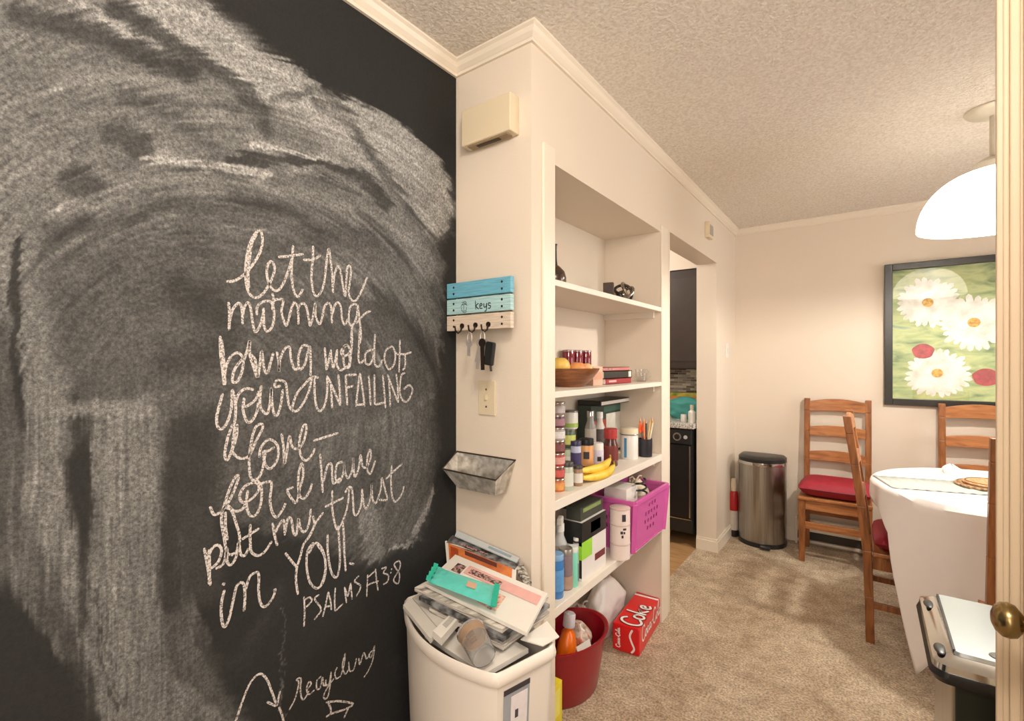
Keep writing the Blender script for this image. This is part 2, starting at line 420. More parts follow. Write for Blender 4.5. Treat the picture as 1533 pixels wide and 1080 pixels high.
def chalk_wall():
    ys=np.concatenate([np.linspace(-1.2,.04,50)[:-1], np.linspace(.04,.5,190)[:-1], np.linspace(.5,YE,270)])
    zs=np.concatenate([np.linspace(0,.3,14)[:-1], np.linspace(.3,H,560)])
    Yg,Zg=np.meshgrid(ys,zs,indexing='ij'); ny,nz=Yg.shape
    co=np.stack([np.full(Yg.size,XB),Yg.ravel(),Zg.ravel()],1)
    idx=np.arange(ny*nz).reshape(ny,nz)
    q=np.stack([idx[:-1,:-1],idx[1:,:-1],idx[1:,1:],idx[:-1,1:]],-1).reshape(-1,4)
    n0=len(co)
    bx=np.array([[-1.29,-1.2,0],[XB,-1.2,0],[XB,YE,0],[-1.29,YE,0],[-1.29,-1.2,H],[XB,-1.2,H],[XB,YE,H],[-1.29,YE,H]])
    bq=np.array([(3,2,1,0),(4,5,6,7),(0,1,5,4),(2,3,7,6),(3,0,4,7)])+n0
    co=np.vstack([co,bx]); q=np.vstack([q,bq])
    me=bpy.data.meshes.new('wall_left'); me.from_pydata(co.tolist(),[],q.tolist()); me.update()
    D=np.concatenate([chalk_field(Yg.ravel(),Zg.ravel()),np.full(8,.185)])
    at=me.attributes.new('chalk','FLOAT','POINT'); at.data.foreach_set('value',D.astype(np.float32))
    m=bpy.data.materials.new('chalkboard_paint'); m.use_nodes=True; nt=m.node_tree; b=nt.nodes['Principled BSDF']; L=nt.links.new
    N=lambda t: nt.nodes.new(t)
    a=N('ShaderNodeAttribute'); a.attribute_name='chalk'
    tc=N('ShaderNodeTexCoord')
    n1=N('ShaderNodeTexNoise'); n1.inputs['Scale'].default_value=170; n1.inputs['Detail'].default_value=2; L(tc.outputs['Object'],n1.inputs['Vector'])
    n2=N('ShaderNodeTexNoise'); n2.inputs['Scale'].default_value=420; n2.inputs['Detail'].default_value=1; L(tc.outputs['Object'],n2.inputs['Vector'])
    def math_(op,x,y=None,cl=False):
        k=N('ShaderNodeMath'); k.operation=op; k.use_clamp=cl
        for i,v in enumerate((x,y)):
            if v is None: continue
            if isinstance(v,(int,float)): k.inputs[i].default_value=v
            else: L(v,k.inputs[i])
        return k.outputs[0]
    g=math_('ADD',math_('MULTIPLY',math_('SUBTRACT',n1.outputs['Fac'],.5),2.4),math_('MULTIPLY',math_('SUBTRACT',n2.outputs['Fac'],.5),1.2))
    amp=math_('MULTIPLY',math_('SUBTRACT',a.outputs['Fac'],.16),.62)       # grain only where there is chalk
    v=math_('ADD',a.outputs['Fac'],math_('MULTIPLY',g,amp))
    v=math_('MAXIMUM',v,.12)
    lin=math_('POWER',v,2.2)
    cr=N('ShaderNodeCombineColor'); L(math_('MULTIPLY',lin,1.02),cr.inputs[0]); L(lin,cr.inputs[1]); L(math_('MULTIPLY',lin,.95),cr.inputs[2])
    L(cr.outputs[0],b.inputs['Base Color']); b.inputs['Roughness'].default_value=.75; b.inputs['Specular IOR Level'].default_value=.12
    bp=N('ShaderNodeBump'); bp.inputs['Strength'].default_value=.25; bp.inputs['Distance'].default_value=.003
    L(n1.outputs['Fac'],bp.inputs['Height']); L(bp.outputs['Normal'],b.inputs['Normal'])
    me.materials.append(m)
    o=bpy.data.objects.new('wall_left',me); C.objects.link(o); WM[o]=Matrix.Identity(4)
    return struct(o)
chalk_wall()

# --- plastered walls
struct(MB().box((-1.29,YE,0),(XS,YA0,H)).build('wall_end',M_wall))
struct(MB().box((-1.29,YA0,0),(XA,YA1,H)).build('wall_alcove',M_wall))
struct(MB().box((XA,YA0,2.03),(XS,YA1,H)).build('wall_alcove_header',M_wall))
struct(MB().box((-1.29,YA1,0),(XS,YD0,H)).build('wall_alcove_side',M_wall))
struct(MB().box((-1.0,YD0,2.06),(XS,YD1,H)).build('wall_doorway_header',M_wall))
struct(MB().box((-1.0,YD1,0),(XS,YF,H)).build('wall_doorway_stub',M_wall))
struct(MB().box((-3.3,YF,0),(3.2,YF+.1,H)).build('wall_far',M_wall))
struct(MB().box((3.1,1.42,0),(3.2,YF,H)).build('wall_dining_right',M_wall))
struct(MB().box((.236,1.297,0),(3.2,1.42,H)).build('wall_right',M_wall))
struct(MB().box((1.0,-1.2,0),(1.1,1.30,H)).build('wall_hall_right',M_wall))
struct(MB().box((-1.29,-1.3,0),(1.1,-1.2,H)).build('wall_back',M_wall))
struct(MB().box((-3.3,1.3,0),(-3.2,YF,H)).build('wall_kitchen_left',M_wall))
struct(MB().box((-3.3,1.2,0),(-1.29,1.3,H)).build('wall_kitchen_back',M_wall))

# popcorn ceiling
def popcorn():
    m=bpy.data.materials.new('popcorn_ceiling'); m.use_nodes=True; nt=m.node_tree; b=nt.nodes['Principled BSDF']; L=nt.links.new
    tc=nt.nodes.new('ShaderNodeTexCoord')
    n=nt.nodes.new('ShaderNodeTexNoise'); n.inputs['Scale'].default_value=85; n.inputs['Detail'].default_value=4; n.inputs['Roughness'].default_value=.65; L(tc.outputs['Object'],n.inputs['Vector'])
    r=nt.nodes.new('ShaderNodeValToRGB'); r.color_ramp.elements[0].position=.3; r.color_ramp.elements[0].color=S(212,200,186); r.color_ramp.elements[1].position=.62; r.color_ramp.elements[1].color=S(240,232,220)
    L(n.outputs['Fac'],r.inputs['Fac']); L(r.outputs['Color'],b.inputs['Base Color']); b.inputs['Roughness'].default_value=.9
    bp=nt.nodes.new('ShaderNodeBump'); bp.inputs['Strength'].default_value=.85; bp.inputs['Distance'].default_value=.012
    L(n.outputs['Fac'],bp.inputs['Height']); L(bp.outputs['Normal'],b.inputs['Normal'])
    return m
struct(MB().box((-3.3,-1.3,H),(3.2,YF+.1,H+.08)).build('ceiling',popcorn()))

# carpet and kitchen floor
def carpet():
    m=bpy.data.materials.new('beige_carpet'); m.use_nodes=True; nt=m.node_tree; b=nt.nodes['Principled BSDF']; L=nt.links.new
    tc=nt.nodes.new('ShaderNodeTexCoord')
    def nz(s,d,r=.5):
        n=nt.nodes.new('ShaderNodeTexNoise'); n.inputs['Scale'].default_value=s; n.inputs['Detail'].default_value=d; n.inputs['Roughness'].default_value=r; L(tc.outputs['Object'],n.inputs['Vector']); return n.outputs['Fac']
    def rp(f,stops):
        r=nt.nodes.new('ShaderNodeValToRGB'); e=r.color_ramp.elements
        e[0].position,e[0].color=stops[0][0],S(*stops[0][1]); e[1].position,e[1].color=stops[1][0],S(*stops[1][1]); L(f,r.inputs['Fac']); return r.outputs['Color']
    def mix(a,c,f,mode='MULTIPLY'):
        x=nt.nodes.new('ShaderNodeMix'); x.data_type='RGBA'; x.blend_type=mode; x.inputs[0].default_value=f; L(a,x.inputs[6]); L(c,x.inputs[7]); return x.outputs[2]
    big=rp(nz(2.6,3),[(.36,(222,198,168)),(.62,(246,226,196))])
    mid=rp(nz(14,4,.65),[(.36,(214,206,200)),(.6,(255,255,255))])
    tuft=nz(105,4,.8); fine=rp(tuft,[(.36,(124,114,104)),(.60,(255,255,255))])
    L(mix(mix(big,mid,.75),fine,.8),b.inputs['Base Color']); b.inputs['Roughness'].default_value=.95; b.inputs['Specular IOR Level'].default_value=.1
    bp=nt.nodes.new('ShaderNodeBump'); bp.inputs['Strength'].default_value=.9; bp.inputs['Distance'].default_value=.012; L(tuft,bp.inputs['Height']); L(bp.outputs['Normal'],b.inputs['Normal'])
    return m
struct(MB().box((-1.29,-1.3,-.08),(3.2,YD0,0)).box((-1.0,YD0,-.08),(3.2,YF,0)).build('floor',carpet()))
M_kfloor=ramp_mat('kitchen_floor_wood',[(.3,(150,112,72)),(.7,(190,150,104))],(1,8,1),'noise',5,.4)
struct(MB().box((-3.3,1.3,-.08),(-1.29,YD0,0)).box((-3.3,YD0,-.08),(-1.0,YF,0)).build('floor_kitchen',M_kfloor))

# crown moulding swept round the corners
def sweep(path, prof):
    """path: plan points, room on the right; prof: (out, down) points, closed"""
    mb=MB(); n=len(path); k=len(prof); rows=[]
    for i in range(n):
        p=Vector(path[i]); d0=(Vector(path[i])-Vector(path[i-1])).normalized() if i>0 else None
        d1=(Vector(path[i+1])-Vector(path[i])).normalized() if i<n-1 else None
        d0=d0 or d1; d1=d1 or d0
        n0=Vector((d0.y,-d0.x)); n1=Vector((d1.y,-d1.x)); m=(n0+n1); m=m/(m.length_squared/2)
        rows.append([(p.x+m.x*o,p.y+m.y*o,H-dn) for o,dn in prof])
    vs=[v for r in rows for v in r]; fs=[]
    for i in range(n-1):
        for j in range(k):
            q=(j+1)%k; fs.append((i*k+j,i*k+q,(i+1)*k+q,(i+1)*k+j))
    fs.append(tuple(range(k))); fs.append(tuple((n-1)*k+j for j in range(k-1,-1,-1)))
    return mb.add(vs,fs)
crown=[(0,0),(.036,0),(.036,.006),(.028,.012),(.022,.024),(.012,.034),(.009,.036),(.009,.046),(0,.046)]
struct(sweep([(XB,-1.2),(XB,YE),(XS,YE),(XS,YF),(3.1,YF)],crown).build('trim_1',M_trim))
# face frame strips of the alcove
struct(MB().box((XS,1.3256,0),(XS+.010,YA0,2.077)).build('trim_2',M_trim,bevel=.002))
struct(MB().box((XS,YA1,0),(XS+.008,2.545,2.06)).build('trim_3',M_trim,bevel=.002))
# skirting
def skirt(name,a,b,out):
    mb=MB(); a=Vector(a); b=Vector(b); o=Vector(out)
    for lo,hi,th in ((0,.075,.014),(.075,.09,.008)):
        P=[]
        for z in (lo,hi):
            P+= [(*a,z),(*b,z),(*(b+o*th),z),(*(a+o*th),z)]
        mb.hexa(P)
    return struct(mb.build(name,M_trim))
skirt('baseboard_stub',(XS,YD1-.014),(XS,YF),(1,0))
skirt('baseboard_jamb',(-1.0,YD1),(XS,YD1),(0,-1))
skirt('baseboard_far',(XS,YF),(3.1,YF),(0,-1))
# doorway casing at the right: jamb, stops and casing
M_casing=pm('casing_paint',S(226,204,174),.45,var=.02,vscale=8)
mb=MB()
mb.box((.221,1.297,0),(.236,1.425,H))
mb.build('trim_4',M_casing,bevel=.002)['kind']='structure'
mb=MB(); mb.box((.1975,1.284,0),(.30,1.297,H)); mb.box((.2055,1.279,0),(.214,1.284,H)); mb.box((.214,1.275,0),(.228,1.284,H)); mb.box((.232,1.271,0),(.30,1.284,H))
mb.build('trim_5',M_casing,bevel=.003)['kind']='structure'
# the open door with its knob, just beyond the frame's edge
door=struct(MB().box((.238,.44,.012),(.276,1.245,2.03)).build('door_1',M_trim,bevel=.002))
kx,ky,kz=.238,1.174,.905
Mk=Matrix.Rotation(-pi/2,4,'Y')
knob=MB().lathe([(.0001,0),(.031,0),(.031,.004),(.014,.008),(.0105,.012),(.0105,.022),(.017,.027),(.0265,.034),(.0295,.043),(.028,.052),(.021,.060),(.010,.0645),(.0001,.065)],(kx,ky,kz),28,M=Mk).build('door_knob',M_brass,door,smooth=True)
tag(knob,'round brass door knob')
# ------------------------------------------------------------------ chalk handwriting on the wall
def chalk_mat():
    m=bpy.data.materials.new('chalk_stroke'); m.use_nodes=True; nt=m.node_tree; b=nt.nodes['Principled BSDF']; L=nt.links.new
    b.inputs['Base Color'].default_value=S(204,196,190); b.inputs['Roughness'].default_value=.95; b.inputs['Specular IOR Level'].default_value=.05
    tc=nt.nodes.new('ShaderNodeTexCoord'); n=nt.nodes.new('ShaderNodeTexNoise'); n.inputs['Scale'].default_value=230; n.inputs['Detail'].default_value=2; L(tc.outputs['Object'],n.inputs['Vector'])
    r=nt.nodes.new('ShaderNodeValToRGB'); r.color_ramp.elements[0].position=.36; r.color_ramp.elements[0].color=(.25,.25,.25,1); r.color_ramp.elements[1].position=.56
    L(n.outputs['Fac'],r.inputs['Fac']); L(r.outputs['Color'],b.inputs['Alpha'])
    return m
M_chalk=chalk_mat()
CO=Vector((XB,0,0)); CU=Vector((0,1,0)); CV=Vector((0,0,1)); CN=Vector((1,0,0))
_off=[0.0006]
def chalk_line(org, sc, strokes, w, parent, name='handwritten_line'):
    mb=MB(); mb.open=True
    for st in strokes:
        P=[]
        for x,y in st:
            q=at_x(org[0]+x/sc, org[1]+y/sc, XB); P.append((q.y,q.z))
        _off[0]+=0.000004
        mb.ribbon(P,w,CO,CU,CV,CN,_off[0])
    return mb.build(name,M_chalk,parent)
verse=thing('chalk_verse','white chalk handwritten verse in ten lines on the black chalkboard wall','handwriting',at_x(450,640,XB))
A=((330,335),6.352)
chalk_line(*A,[[(55,552),(140,540),(240,470),(320,370),(380,260),(400,150),(375,65),(320,110),(270,220),(245,350),(238,480),(250,600),(285,680),(340,705),(400,670),(450,600),(490,520),(515,430),(490,360),(450,390),(440,480),(465,580),(510,635),(560,625),(610,540),(650,430),(680,330)],
 [(345,100),(300,180),(280,300),(262,460),(270,620)],
 [(690,205),(682,330),(675,480),(690,610),(715,680),(745,690),(785,620)],[(548,318),(640,310),(790,290)],
 [(880,210),(878,330),(865,480),(872,600),(890,670),(920,690),(960,640),(985,560),(1000,440),(1015,300),(1030,240),(1045,330),(1060,480),(1070,660)],[(785,345),(880,340),(955,298)],
 [(1070,600),(1085,480),(1120,405),(1145,480),(1165,600),(1185,690),(1195,560),(1205,430),(1225,400),(1242,440),(1230,560),(1218,650),(1245,725),(1290,730),(1340,640),(1370,570),(1395,510)]],.0064,verse)
chalk_line(*A,[[(75,745),(85,860),(80,1015)],[(85,930),(110,830),(150,770),(185,760),(205,830),(210,960)],[(210,900),(225,800),(260,750),(285,800),(305,940),(330,1030),(370,980),(400,880),(410,800)],
 [(345,870),(350,790),(400,745),(470,740),(500,790),(510,880),(490,980),(445,1025),(415,980),(410,880),(410,800)],
 [(490,660),(505,720),(490,820)],[(500,735),(540,720),(595,730),(580,830),(600,920),(625,970),(650,900),(670,820),(700,750),(740,800)],
 [(740,960),(740,880),(738,800),(775,760),(810,780),(835,880),(850,970),(880,880),(900,760),(905,880),(940,955),(965,900),(985,800),(1020,755),(1050,790),(1060,950)],
 [(1065,860),(1085,780),(1120,750),(1145,800),(1155,900),(1180,960),(1215,900)],[(1300,770),(1255,770),(1225,820),(1220,930),(1250,970),(1290,900),(1305,775)],
 [(1305,770),(1320,900),(1335,1040),(1325,1140)],[(1255,960),(1245,1040),(1240,1140)],[(1290,950),(1370,860),(1430,830)]],.0062,verse)
B=((315,490),4.945)
chalk_line(*B,[[(72,65),(75,200),(90,320),(100,430)],[(80,90),(98,240),(108,430)],[(100,410),(112,300),(150,220),(200,190),(240,230),(235,320),(200,400),(162,400),(180,310),(250,220)],
 [(240,260),(270,180),(290,100),(290,200),(320,300),(345,375)],[(290,200),(330,240),(348,370),(365,280),(378,175),(395,300),(420,340),(445,260),(465,190)],
 [(490,180),(505,260),(508,330),(515,240),(550,160),(585,150),(595,230),(620,310),(655,300)],[(725,140),(680,140),(650,220),(660,310),(700,270),(732,140),(742,250),(740,365)],
 [(845,150),(852,235),(858,318)],[(858,318),(875,250),(888,185)],[(890,165),(896,240),(908,308)],[(908,308),(925,240),(938,165)],[(938,165),(934,270),(960,318),(1000,300)],[(1010,130),(965,175),(985,215),(1030,185),(1015,135),(985,150),(985,250),(1000,300),(1030,260),(1025,190)],
 [(1045,10),(1048,100),(1040,200),(1030,290),(1000,300)],[(1105,10),(1100,120),(1095,230),(1110,265),(1150,230)],
 [(1205,165),(1150,190),(1148,265),(1185,270),(1208,200)],[(1218,52),(1212,170),(1216,270),(1245,292),(1275,240)],
 [(1345,140),(1300,170),(1288,240),(1318,312),(1358,275),(1368,195),(1345,140)],[(1368,190),(1395,205)],[(1402,95),(1400,200),(1395,335)],[(1400,200),(1440,200),(1490,185)],[(1440,205),(1440,290),(1420,320)]],.0064,verse)
chalk_line(*B,[[(90,490),(65,580),(45,670),(55,740),(90,750),(130,690),(155,590),(160,460)],[(160,460),(185,560),(182,680),(165,750)],[(180,590),(205,500),(260,455),(320,465)],
 [(250,520),(250,590),(330,540),(360,470)],[(250,530),(240,610),(270,700),(310,690),(345,620),(350,560)],[(375,430),(365,560),(385,620),(420,640),(440,560),(450,450),(455,560),(470,640),(495,650),(520,570),(535,460)],
 [(520,435),(475,440),(490,395),(540,400),(560,430),(570,520),(590,600),(640,620),(700,540),(735,450),(750,365)],[(600,610),(635,500),(690,430),(750,370),(800,375)],
 [(772,375),(770,480),(785,590),(815,620),(850,560),(865,440),(860,370)],[(888,400),(895,500),(900,600)],[(862,360),(905,450),(960,580)],[(945,350),(955,460),(960,580)],
 [(1000,355),(1005,460),(1012,580)],[(1000,355),(1085,352)],[(1002,450),(1058,435)],[(1105,340),(1090,460),(1075,590)],[(1105,340),(1125,460),(1140,590)],[(1082,575),(1140,572)],
 [(1170,355),(1178,460),(1185,580)],[(1212,350),(1214,460),(1215,575)],[(1215,575),(1290,558)],[(1275,355),(1285,470),(1295,600)],[(1318,370),(1326,480),(1330,590)],[(1310,350),(1350,460),(1390,560)],[(1375,345),(1385,450),(1390,560)],
 [(1440,340),(1412,360),(1400,470),(1420,540),(1460,545),(1495,470),(1470,430),(1430,460)]],.0064,verse)
D_=((310,635),4.945)
chalk_line(*D_,[[(190,0),(150,110),(130,230),(150,265),(180,200),(215,100),(222,0)],[(205,20),(190,140),(185,200)],[(180,200),(210,235),(250,255),(310,235),(360,130),(410,30),(398,0),(355,30),(325,140),(310,280),(320,390),(345,420)],
 [(385,250),(400,170),(460,115),(520,160),(520,260),(470,330),(430,300),(415,210),(450,200),(500,170)],[(430,210),(410,330),(380,400),(350,410)],
 [(550,70),(565,180),(572,295),(590,200),(610,90),(630,170),(680,180),(720,110),(735,20),(715,10),(690,80),(680,150),(695,240),(735,270),(780,220),(795,180)],[(785,125),(870,98),(970,66)]],.0064,verse)
chalk_line(*D_,[[(20,610),(50,670),(100,650),(150,590),(200,490),(230,400),(215,385),(170,470),(130,590),(105,700),(125,841),(150,960),(200,960)],[(135,650),(135,760),(150,860)],[(140,620),(180,640),(215,740),(240,841),(225,930),(175,975)],[(150,600),(200,645),(260,630),(290,570)],
 [(350,430),(280,460),(240,530),(260,580),(320,560),(375,500),(380,450),(350,430)],[(300,490),(290,600),(320,680),(370,660),(400,570),(400,470),(370,420),(345,415)],[(380,450),(440,430),(475,440),(465,560),(480,650),(515,690),(560,630),(580,585)],
 [(640,470),(592,490),(630,560),(660,580),(685,480),(710,380),(700,290),(675,380),(680,520),(720,550),(760,490),(775,440)],
 [(835,220),(845,350),(855,510)],[(860,430),(890,310),(920,300),(925,380),(935,440),(985,400)],[(1005,280),(960,300),(950,400),(980,430),(1010,350),(1012,280),(1020,360),(1045,400),(1075,330),(1080,250),(1090,390),(1120,330),(1135,230),(1150,310),(1180,320),(1210,250),(1205,190),(1185,250),(1185,340),(1210,365),(1245,270)]],.0064,verse)
E_=((295,760),4.79)
chalk_line(*E_,[[(50,290),(75,420),(95,560)],[(85,300),(88,430),(85,550)],[(75,360),(110,290),(150,270),(175,310),(150,390),(95,440)],[(130,440),(190,400),(212,290),(215,390),(245,410),(280,350),(297,250),(310,330),(340,345),(370,290)],
 [(380,120),(380,240),(390,320),(440,345),(490,310),(535,240)],[(320,230),(380,190),(445,150)],
 [(540,110),(555,200),(575,275)],[(545,200),(560,180),(590,120),(620,95),(628,200)],[(628,190),(650,80),(675,90),(690,180),(712,190),(725,80),(740,150),(770,175),(800,120),(815,10)],[(905,35),(850,110),(820,180),(790,230)]],.0064,verse)
chalk_line(*D_,[[(925,490),(925,620),(945,740),(970,780),(1010,700),(1040,600),(1052,470)],[(870,615),(940,580),(1010,545)],[(1020,510),(1045,470),(1070,480),(1080,580),(1085,660),(1110,670),(1140,590),(1145,480)],
 [(1145,480),(1160,600),(1180,620),(1210,540),(1215,440),(1225,560),(1250,590)],[(1250,590),(1285,480),(1292,400),(1320,500),(1330,560),(1270,560)],[(1365,305),(1360,420),(1370,540),(1395,575),(1440,520),(1455,460)],[(1320,410),(1380,350),(1445,295)]],.0062,verse)
chalk_line(*E_,[[(830,60),(838,130),(800,210),(760,270),(740,350),(715,430),(708,520),(722,625)],[(630,325),(680,390),(715,430)],[(835,250),(792,310),(785,430),(810,540),(860,580),(905,530),(922,420),(900,310),(850,255),(800,330)],[(860,265),(912,350),(915,470),(880,575)],
 [(935,190),(935,310),(960,460),(1000,500),(1022,400),(1018,250),(1010,130)],[(1045,110),(1052,220),(1055,330),(1065,460)],[(1090,400),(1125,407)]],.0064,verse)
chalk_line(*E_,[[(195,590),(172,700),(178,820),(200,855),(230,790),(255,680),(285,560),(330,545),(342,640),(335,745)],[(178,548),(200,552)],[(335,640),(370,510),(410,470),(440,480),(440,600),(455,690),(490,710),(540,650),(560,590),(545,600)]],.0064,verse)
chalk_line(*E_,[[(765,640),(770,740),(765,855)],[(768,665),(805,645),(822,670),(780,715)],[(875,625),(842,655),(880,710),(885,745),(838,805)],[(940,605),(920,700),(900,785)],[(940,605),(955,670),(962,735)],[(912,715),(958,705)],[(990,575),(985,660),(988,745)],[(988,745),(1045,690)],
 [(1055,570),(1070,685)],[(1055,570),(1080,640)],[(1080,640),(1100,540)],[(1100,540),(1110,660)],[(1160,490),(1128,530),(1172,565),(1140,640)],[(1222,480),(1218,560),(1215,640)],[(1278,440),(1285,520),(1297,600)],[(1215,560),(1260,540),(1300,528)],[(1225,500),(1275,455)],
 [(1320,440),(1355,430),(1335,470),(1370,485),(1365,530),(1333,553)],[(1390,440),(1396,446)],[(1385,465),(1391,471)],[(1450,380),(1412,410),(1450,480),(1440,545),(1408,520),(1450,440),(1455,395),(1440,380)]],.0048,verse)
note=thing('chalk_note','white chalk word recycling with two arrows at the bottom of the chalkboard wall','handwriting',at_x(450,1030,XB))
G=((340,950),5.896)
chalk_line(*G,[[(545,670),(600,560),(630,430),(610,400),(650,390),(645,480),(655,560),(680,570),(720,500)],[(700,490),(740,440),(720,420),(700,480),(720,530),(770,490)],[(830,370),(790,410),(790,480),(820,470),(840,380),(850,450),(880,440)],[(870,400),(870,450),(900,430),(915,330)],[(915,330),(910,430),(890,540),(865,570),(850,540),(890,460),(940,390)],
 [(970,290),(950,340),(960,390),(1000,370)],[(1000,370),(1030,270),(1040,170),(1015,280),(1040,350),(1070,310)],[(1070,240),(1080,320),(1115,310),(1140,210)],[(1160,210),(1170,265),(1200,170),(1215,180),(1230,215),(1260,170)],[(1280,140),(1250,180),(1270,200),(1300,100),(1285,220),(1250,310),(1205,380)]],.0042,note,'handwritten_word')
chalk_line(*G,[[(60,800),(90,720),(130,600),(190,450),(250,370),(300,350),(350,400),(390,500),(430,610)],[(350,595),(390,615),(435,628),(450,570),(465,500)],[(455,640),(485,720),(500,800)]],.0055,note,'curved_arrow')
chalk_line(*G,[[(870,600),(990,590),(1110,615),(1040,660),(920,700),(870,730)],[(890,600),(910,650),(915,700)],[(1070,650),(1050,690),(1030,740)]],.0055,note,'triangle_arrow')

# ------------------------------------------------------------------ things on the end wall
# door chime box
t=thing('door_chime','cream door chime box mounted high on the narrow end wall','door chime',(-1.015,YE,2.09))
MB().box((-1.121,YE-.05,2.09),(-.91,YE,2.213)).build('housing',M_cream,t,bevel=.004)
mb=MB(); mb.box((-1.10,YE-.040,2.0865),(-.93,YE-.012,2.0905)); mb.build('bottom_grille',pm('grille_beige',S(150,128,98),.5,var=.1),t)
MB().box((-1.065,YE-.033,2.084),(-.97,YE-.020,2.0875)).build('sound_slot',pm('slot_dark',S(60,50,40),.6,var=.1),t)

# key rack
kr=thing('key_rack','blue, aqua and cream plank key rack with hooks on the end wall','key rack',(-1.04,YE,1.46))
cols=[('plank_cream',(214,196,176)),('plank_aqua',(170,206,206)),('plank_blue',(108,176,198))]
yb=1.205
for i,(n,c) in enumerate(cols):
    z0=1.4592+i*.0563
    M=ramp_mat(n,[(.3,tuple(int(v*.86) for v in c)),(.6,c)],(2,2,30),'noise',8,.6)
    pl=MB().box((-1.178,yb,z0),(-.90,yb+.018,z0+.0515)).build('plank',M,kr,bevel=.0015)
    pl['label']=['cream bottom plank','pale aqua middle plank','sky blue top plank'][i]
    for x in (-1.145,-.935):
        for dz in (.014,.036): MB().lathe([(.0001,-.002),(.0035,-.0015),(.0042,0)],(x,yb-.0005,z0+dz),10,M=Matrix.Rotation(pi/2,4,'X')).build('nail_head',M_black,pl)
for x in (-1.13,-.95): MB().box((x-.012,yb+.018,1.47),(x+.012,YE-.0,1.61)).build('batten',pm('batten_wood',S(120,90,60),.7,var=.2),kr)
KO=Vector((-1.178,yb,1.5155)); 
wr=MB(); wr.open=True
def kt(st,w=.0036):
    wr.ribbon([(x/1000,y/1000) for x,y in st],w,KO,Vector((1,0,0)),Vector((0,0,1)),Vector((0,-1,0)),.0006)
for st in ([(132,40),(134,10)],[(146,31),(135,22),(147,11)],[(151,20),(160,23),(158,29),(152,26),(152,14),(163,13)],[(168,29),(170,16),(178,18),(181,29)],[(181,29),(179,6),(171,2)],[(198,27),(188,28),(189,21),(197,18),(194,11),(186,12)],
           ): kt(st)
wr.build('keys_lettering',pm('ink_black',S(40,40,44),.7,var=.1),kr); wr=MB(); wr.open=True
for st in ([(70,38),(88,40),(92,30)],[(72,30),(92,32)],[(66,24),(80,36),(96,26)],[(70,22),(72,10),(90,10),(92,22)],[(80,30),(80,12)],[(74,6),(84,3),(94,7)]): kt(st,.002)
wr.build('key_drawing',MATS['ink_black'],kr)
hookx=[-1.105,-1.045,-.99]
for x in hookx:
    MB().tube([(x,yb-.003,1.472),(x,yb-.008,1.456),(x,yb-.022,1.448),(x,yb-.034,1.457),(x,yb-.037,1.472)],.0028,8).lathe([(.0001,0),(.009,0),(.009,.003),(.0001,.003)],(x,yb,1.474),12,M=Matrix.Rotation(pi/2,4,'X')).build('hook',pm('dark_iron',S(58,48,40),.4,.7,var=.2),kr,smooth=True)
# the keys that hang from the hooks
M_key=pm('key_steel',S(196,188,180),.35,.6,var=.15,vscale=40)
def keyring(x,y,ztop,name,label,keys,group=None):
    t=thing(name,label,'keys',(x,y,ztop))
    mb=MB(); R=.017
    mb.tube([(x+R*.55*sin(a),y,ztop-R+R*cos(a)) for a in [2*pi*i/20 for i in range(21)]],.0016,6); mb.build('ring',M_key,t,smooth=True)
    for dx,dy,L,m in keys:
        k=MB(); zt=ztop-.028
        k.lathe([(.0001,-.001),(.014,-.001),(.014,.001),(.0001,.001)],(x+dx*.5,y+dy,zt-.008),14,sx=1,sy=1,M=Matrix.Rotation(pi/2,4,'X'))
        k.beam((x+dx*.5,y+dy,zt-.015),(x+dx,y+dy,zt-L),.014,.0022,up=(0,1,0))
        for q in range(3): k.beam((x+dx*.9+.004,y+dy,zt-L*.55-q*.007),(x+dx*.9+.008,y+dy,zt-L*.55-q*.007-.001),.0022,.004,up=(0,1,0))
        k.build('key',m,t)
    return t
keyring(-1.045,yb-.030,1.449,'key_ring','single silver key on a ring hanging from the middle hook of the key rack',[(-.004,0,.05,M_key)])
t=keyring(-.99,yb-.030,1.449,'key_bunch','bunch of keys with a black car fob on the end hook of the key rack',[(-.030,.004,.070,M_key),(-.018,-.004,.092,M_key),(-.006,.007,.084,M_key),(.006,-.006,.095,MATS['dark_iron']),(.016,.006,.075,M_key)])
MB().obox((-.960,yb-.03,1.378),(.036,.014,.075),0,0,.15).build('car_fob',M_black,t,bevel=.005)
MB().beam((-.962,yb-.026,1.36),(-.958,yb-.026,1.322),.008,.003).build('strap',M_dark,t)
# light switch plate
t=thing('light_switch','cream light switch plate on the end wall below the hanging keys','light switch',(-1.045,YE,1.169))
MB().box((-1.082,YE-.006,1.170),(-1.008,YE,1.288)).build('plate',M_cream,t,bevel=.002)
MB().box((-1.051,YE-.013,1.222),(-1.041,YE-.005,1.240)).build('toggle',M_cream,t,bevel=.001)
for z in (1.199,1.258): MB().lathe([(.0001,-.0015),(.003,-.001),(.0035,0)],(-1.046,YE-.006,z),10,M=Matrix.Rotation(pi/2,4,'X')).build('screw',pm('screw_tan',S(120,100,76),.4,.6,var=.1),t)
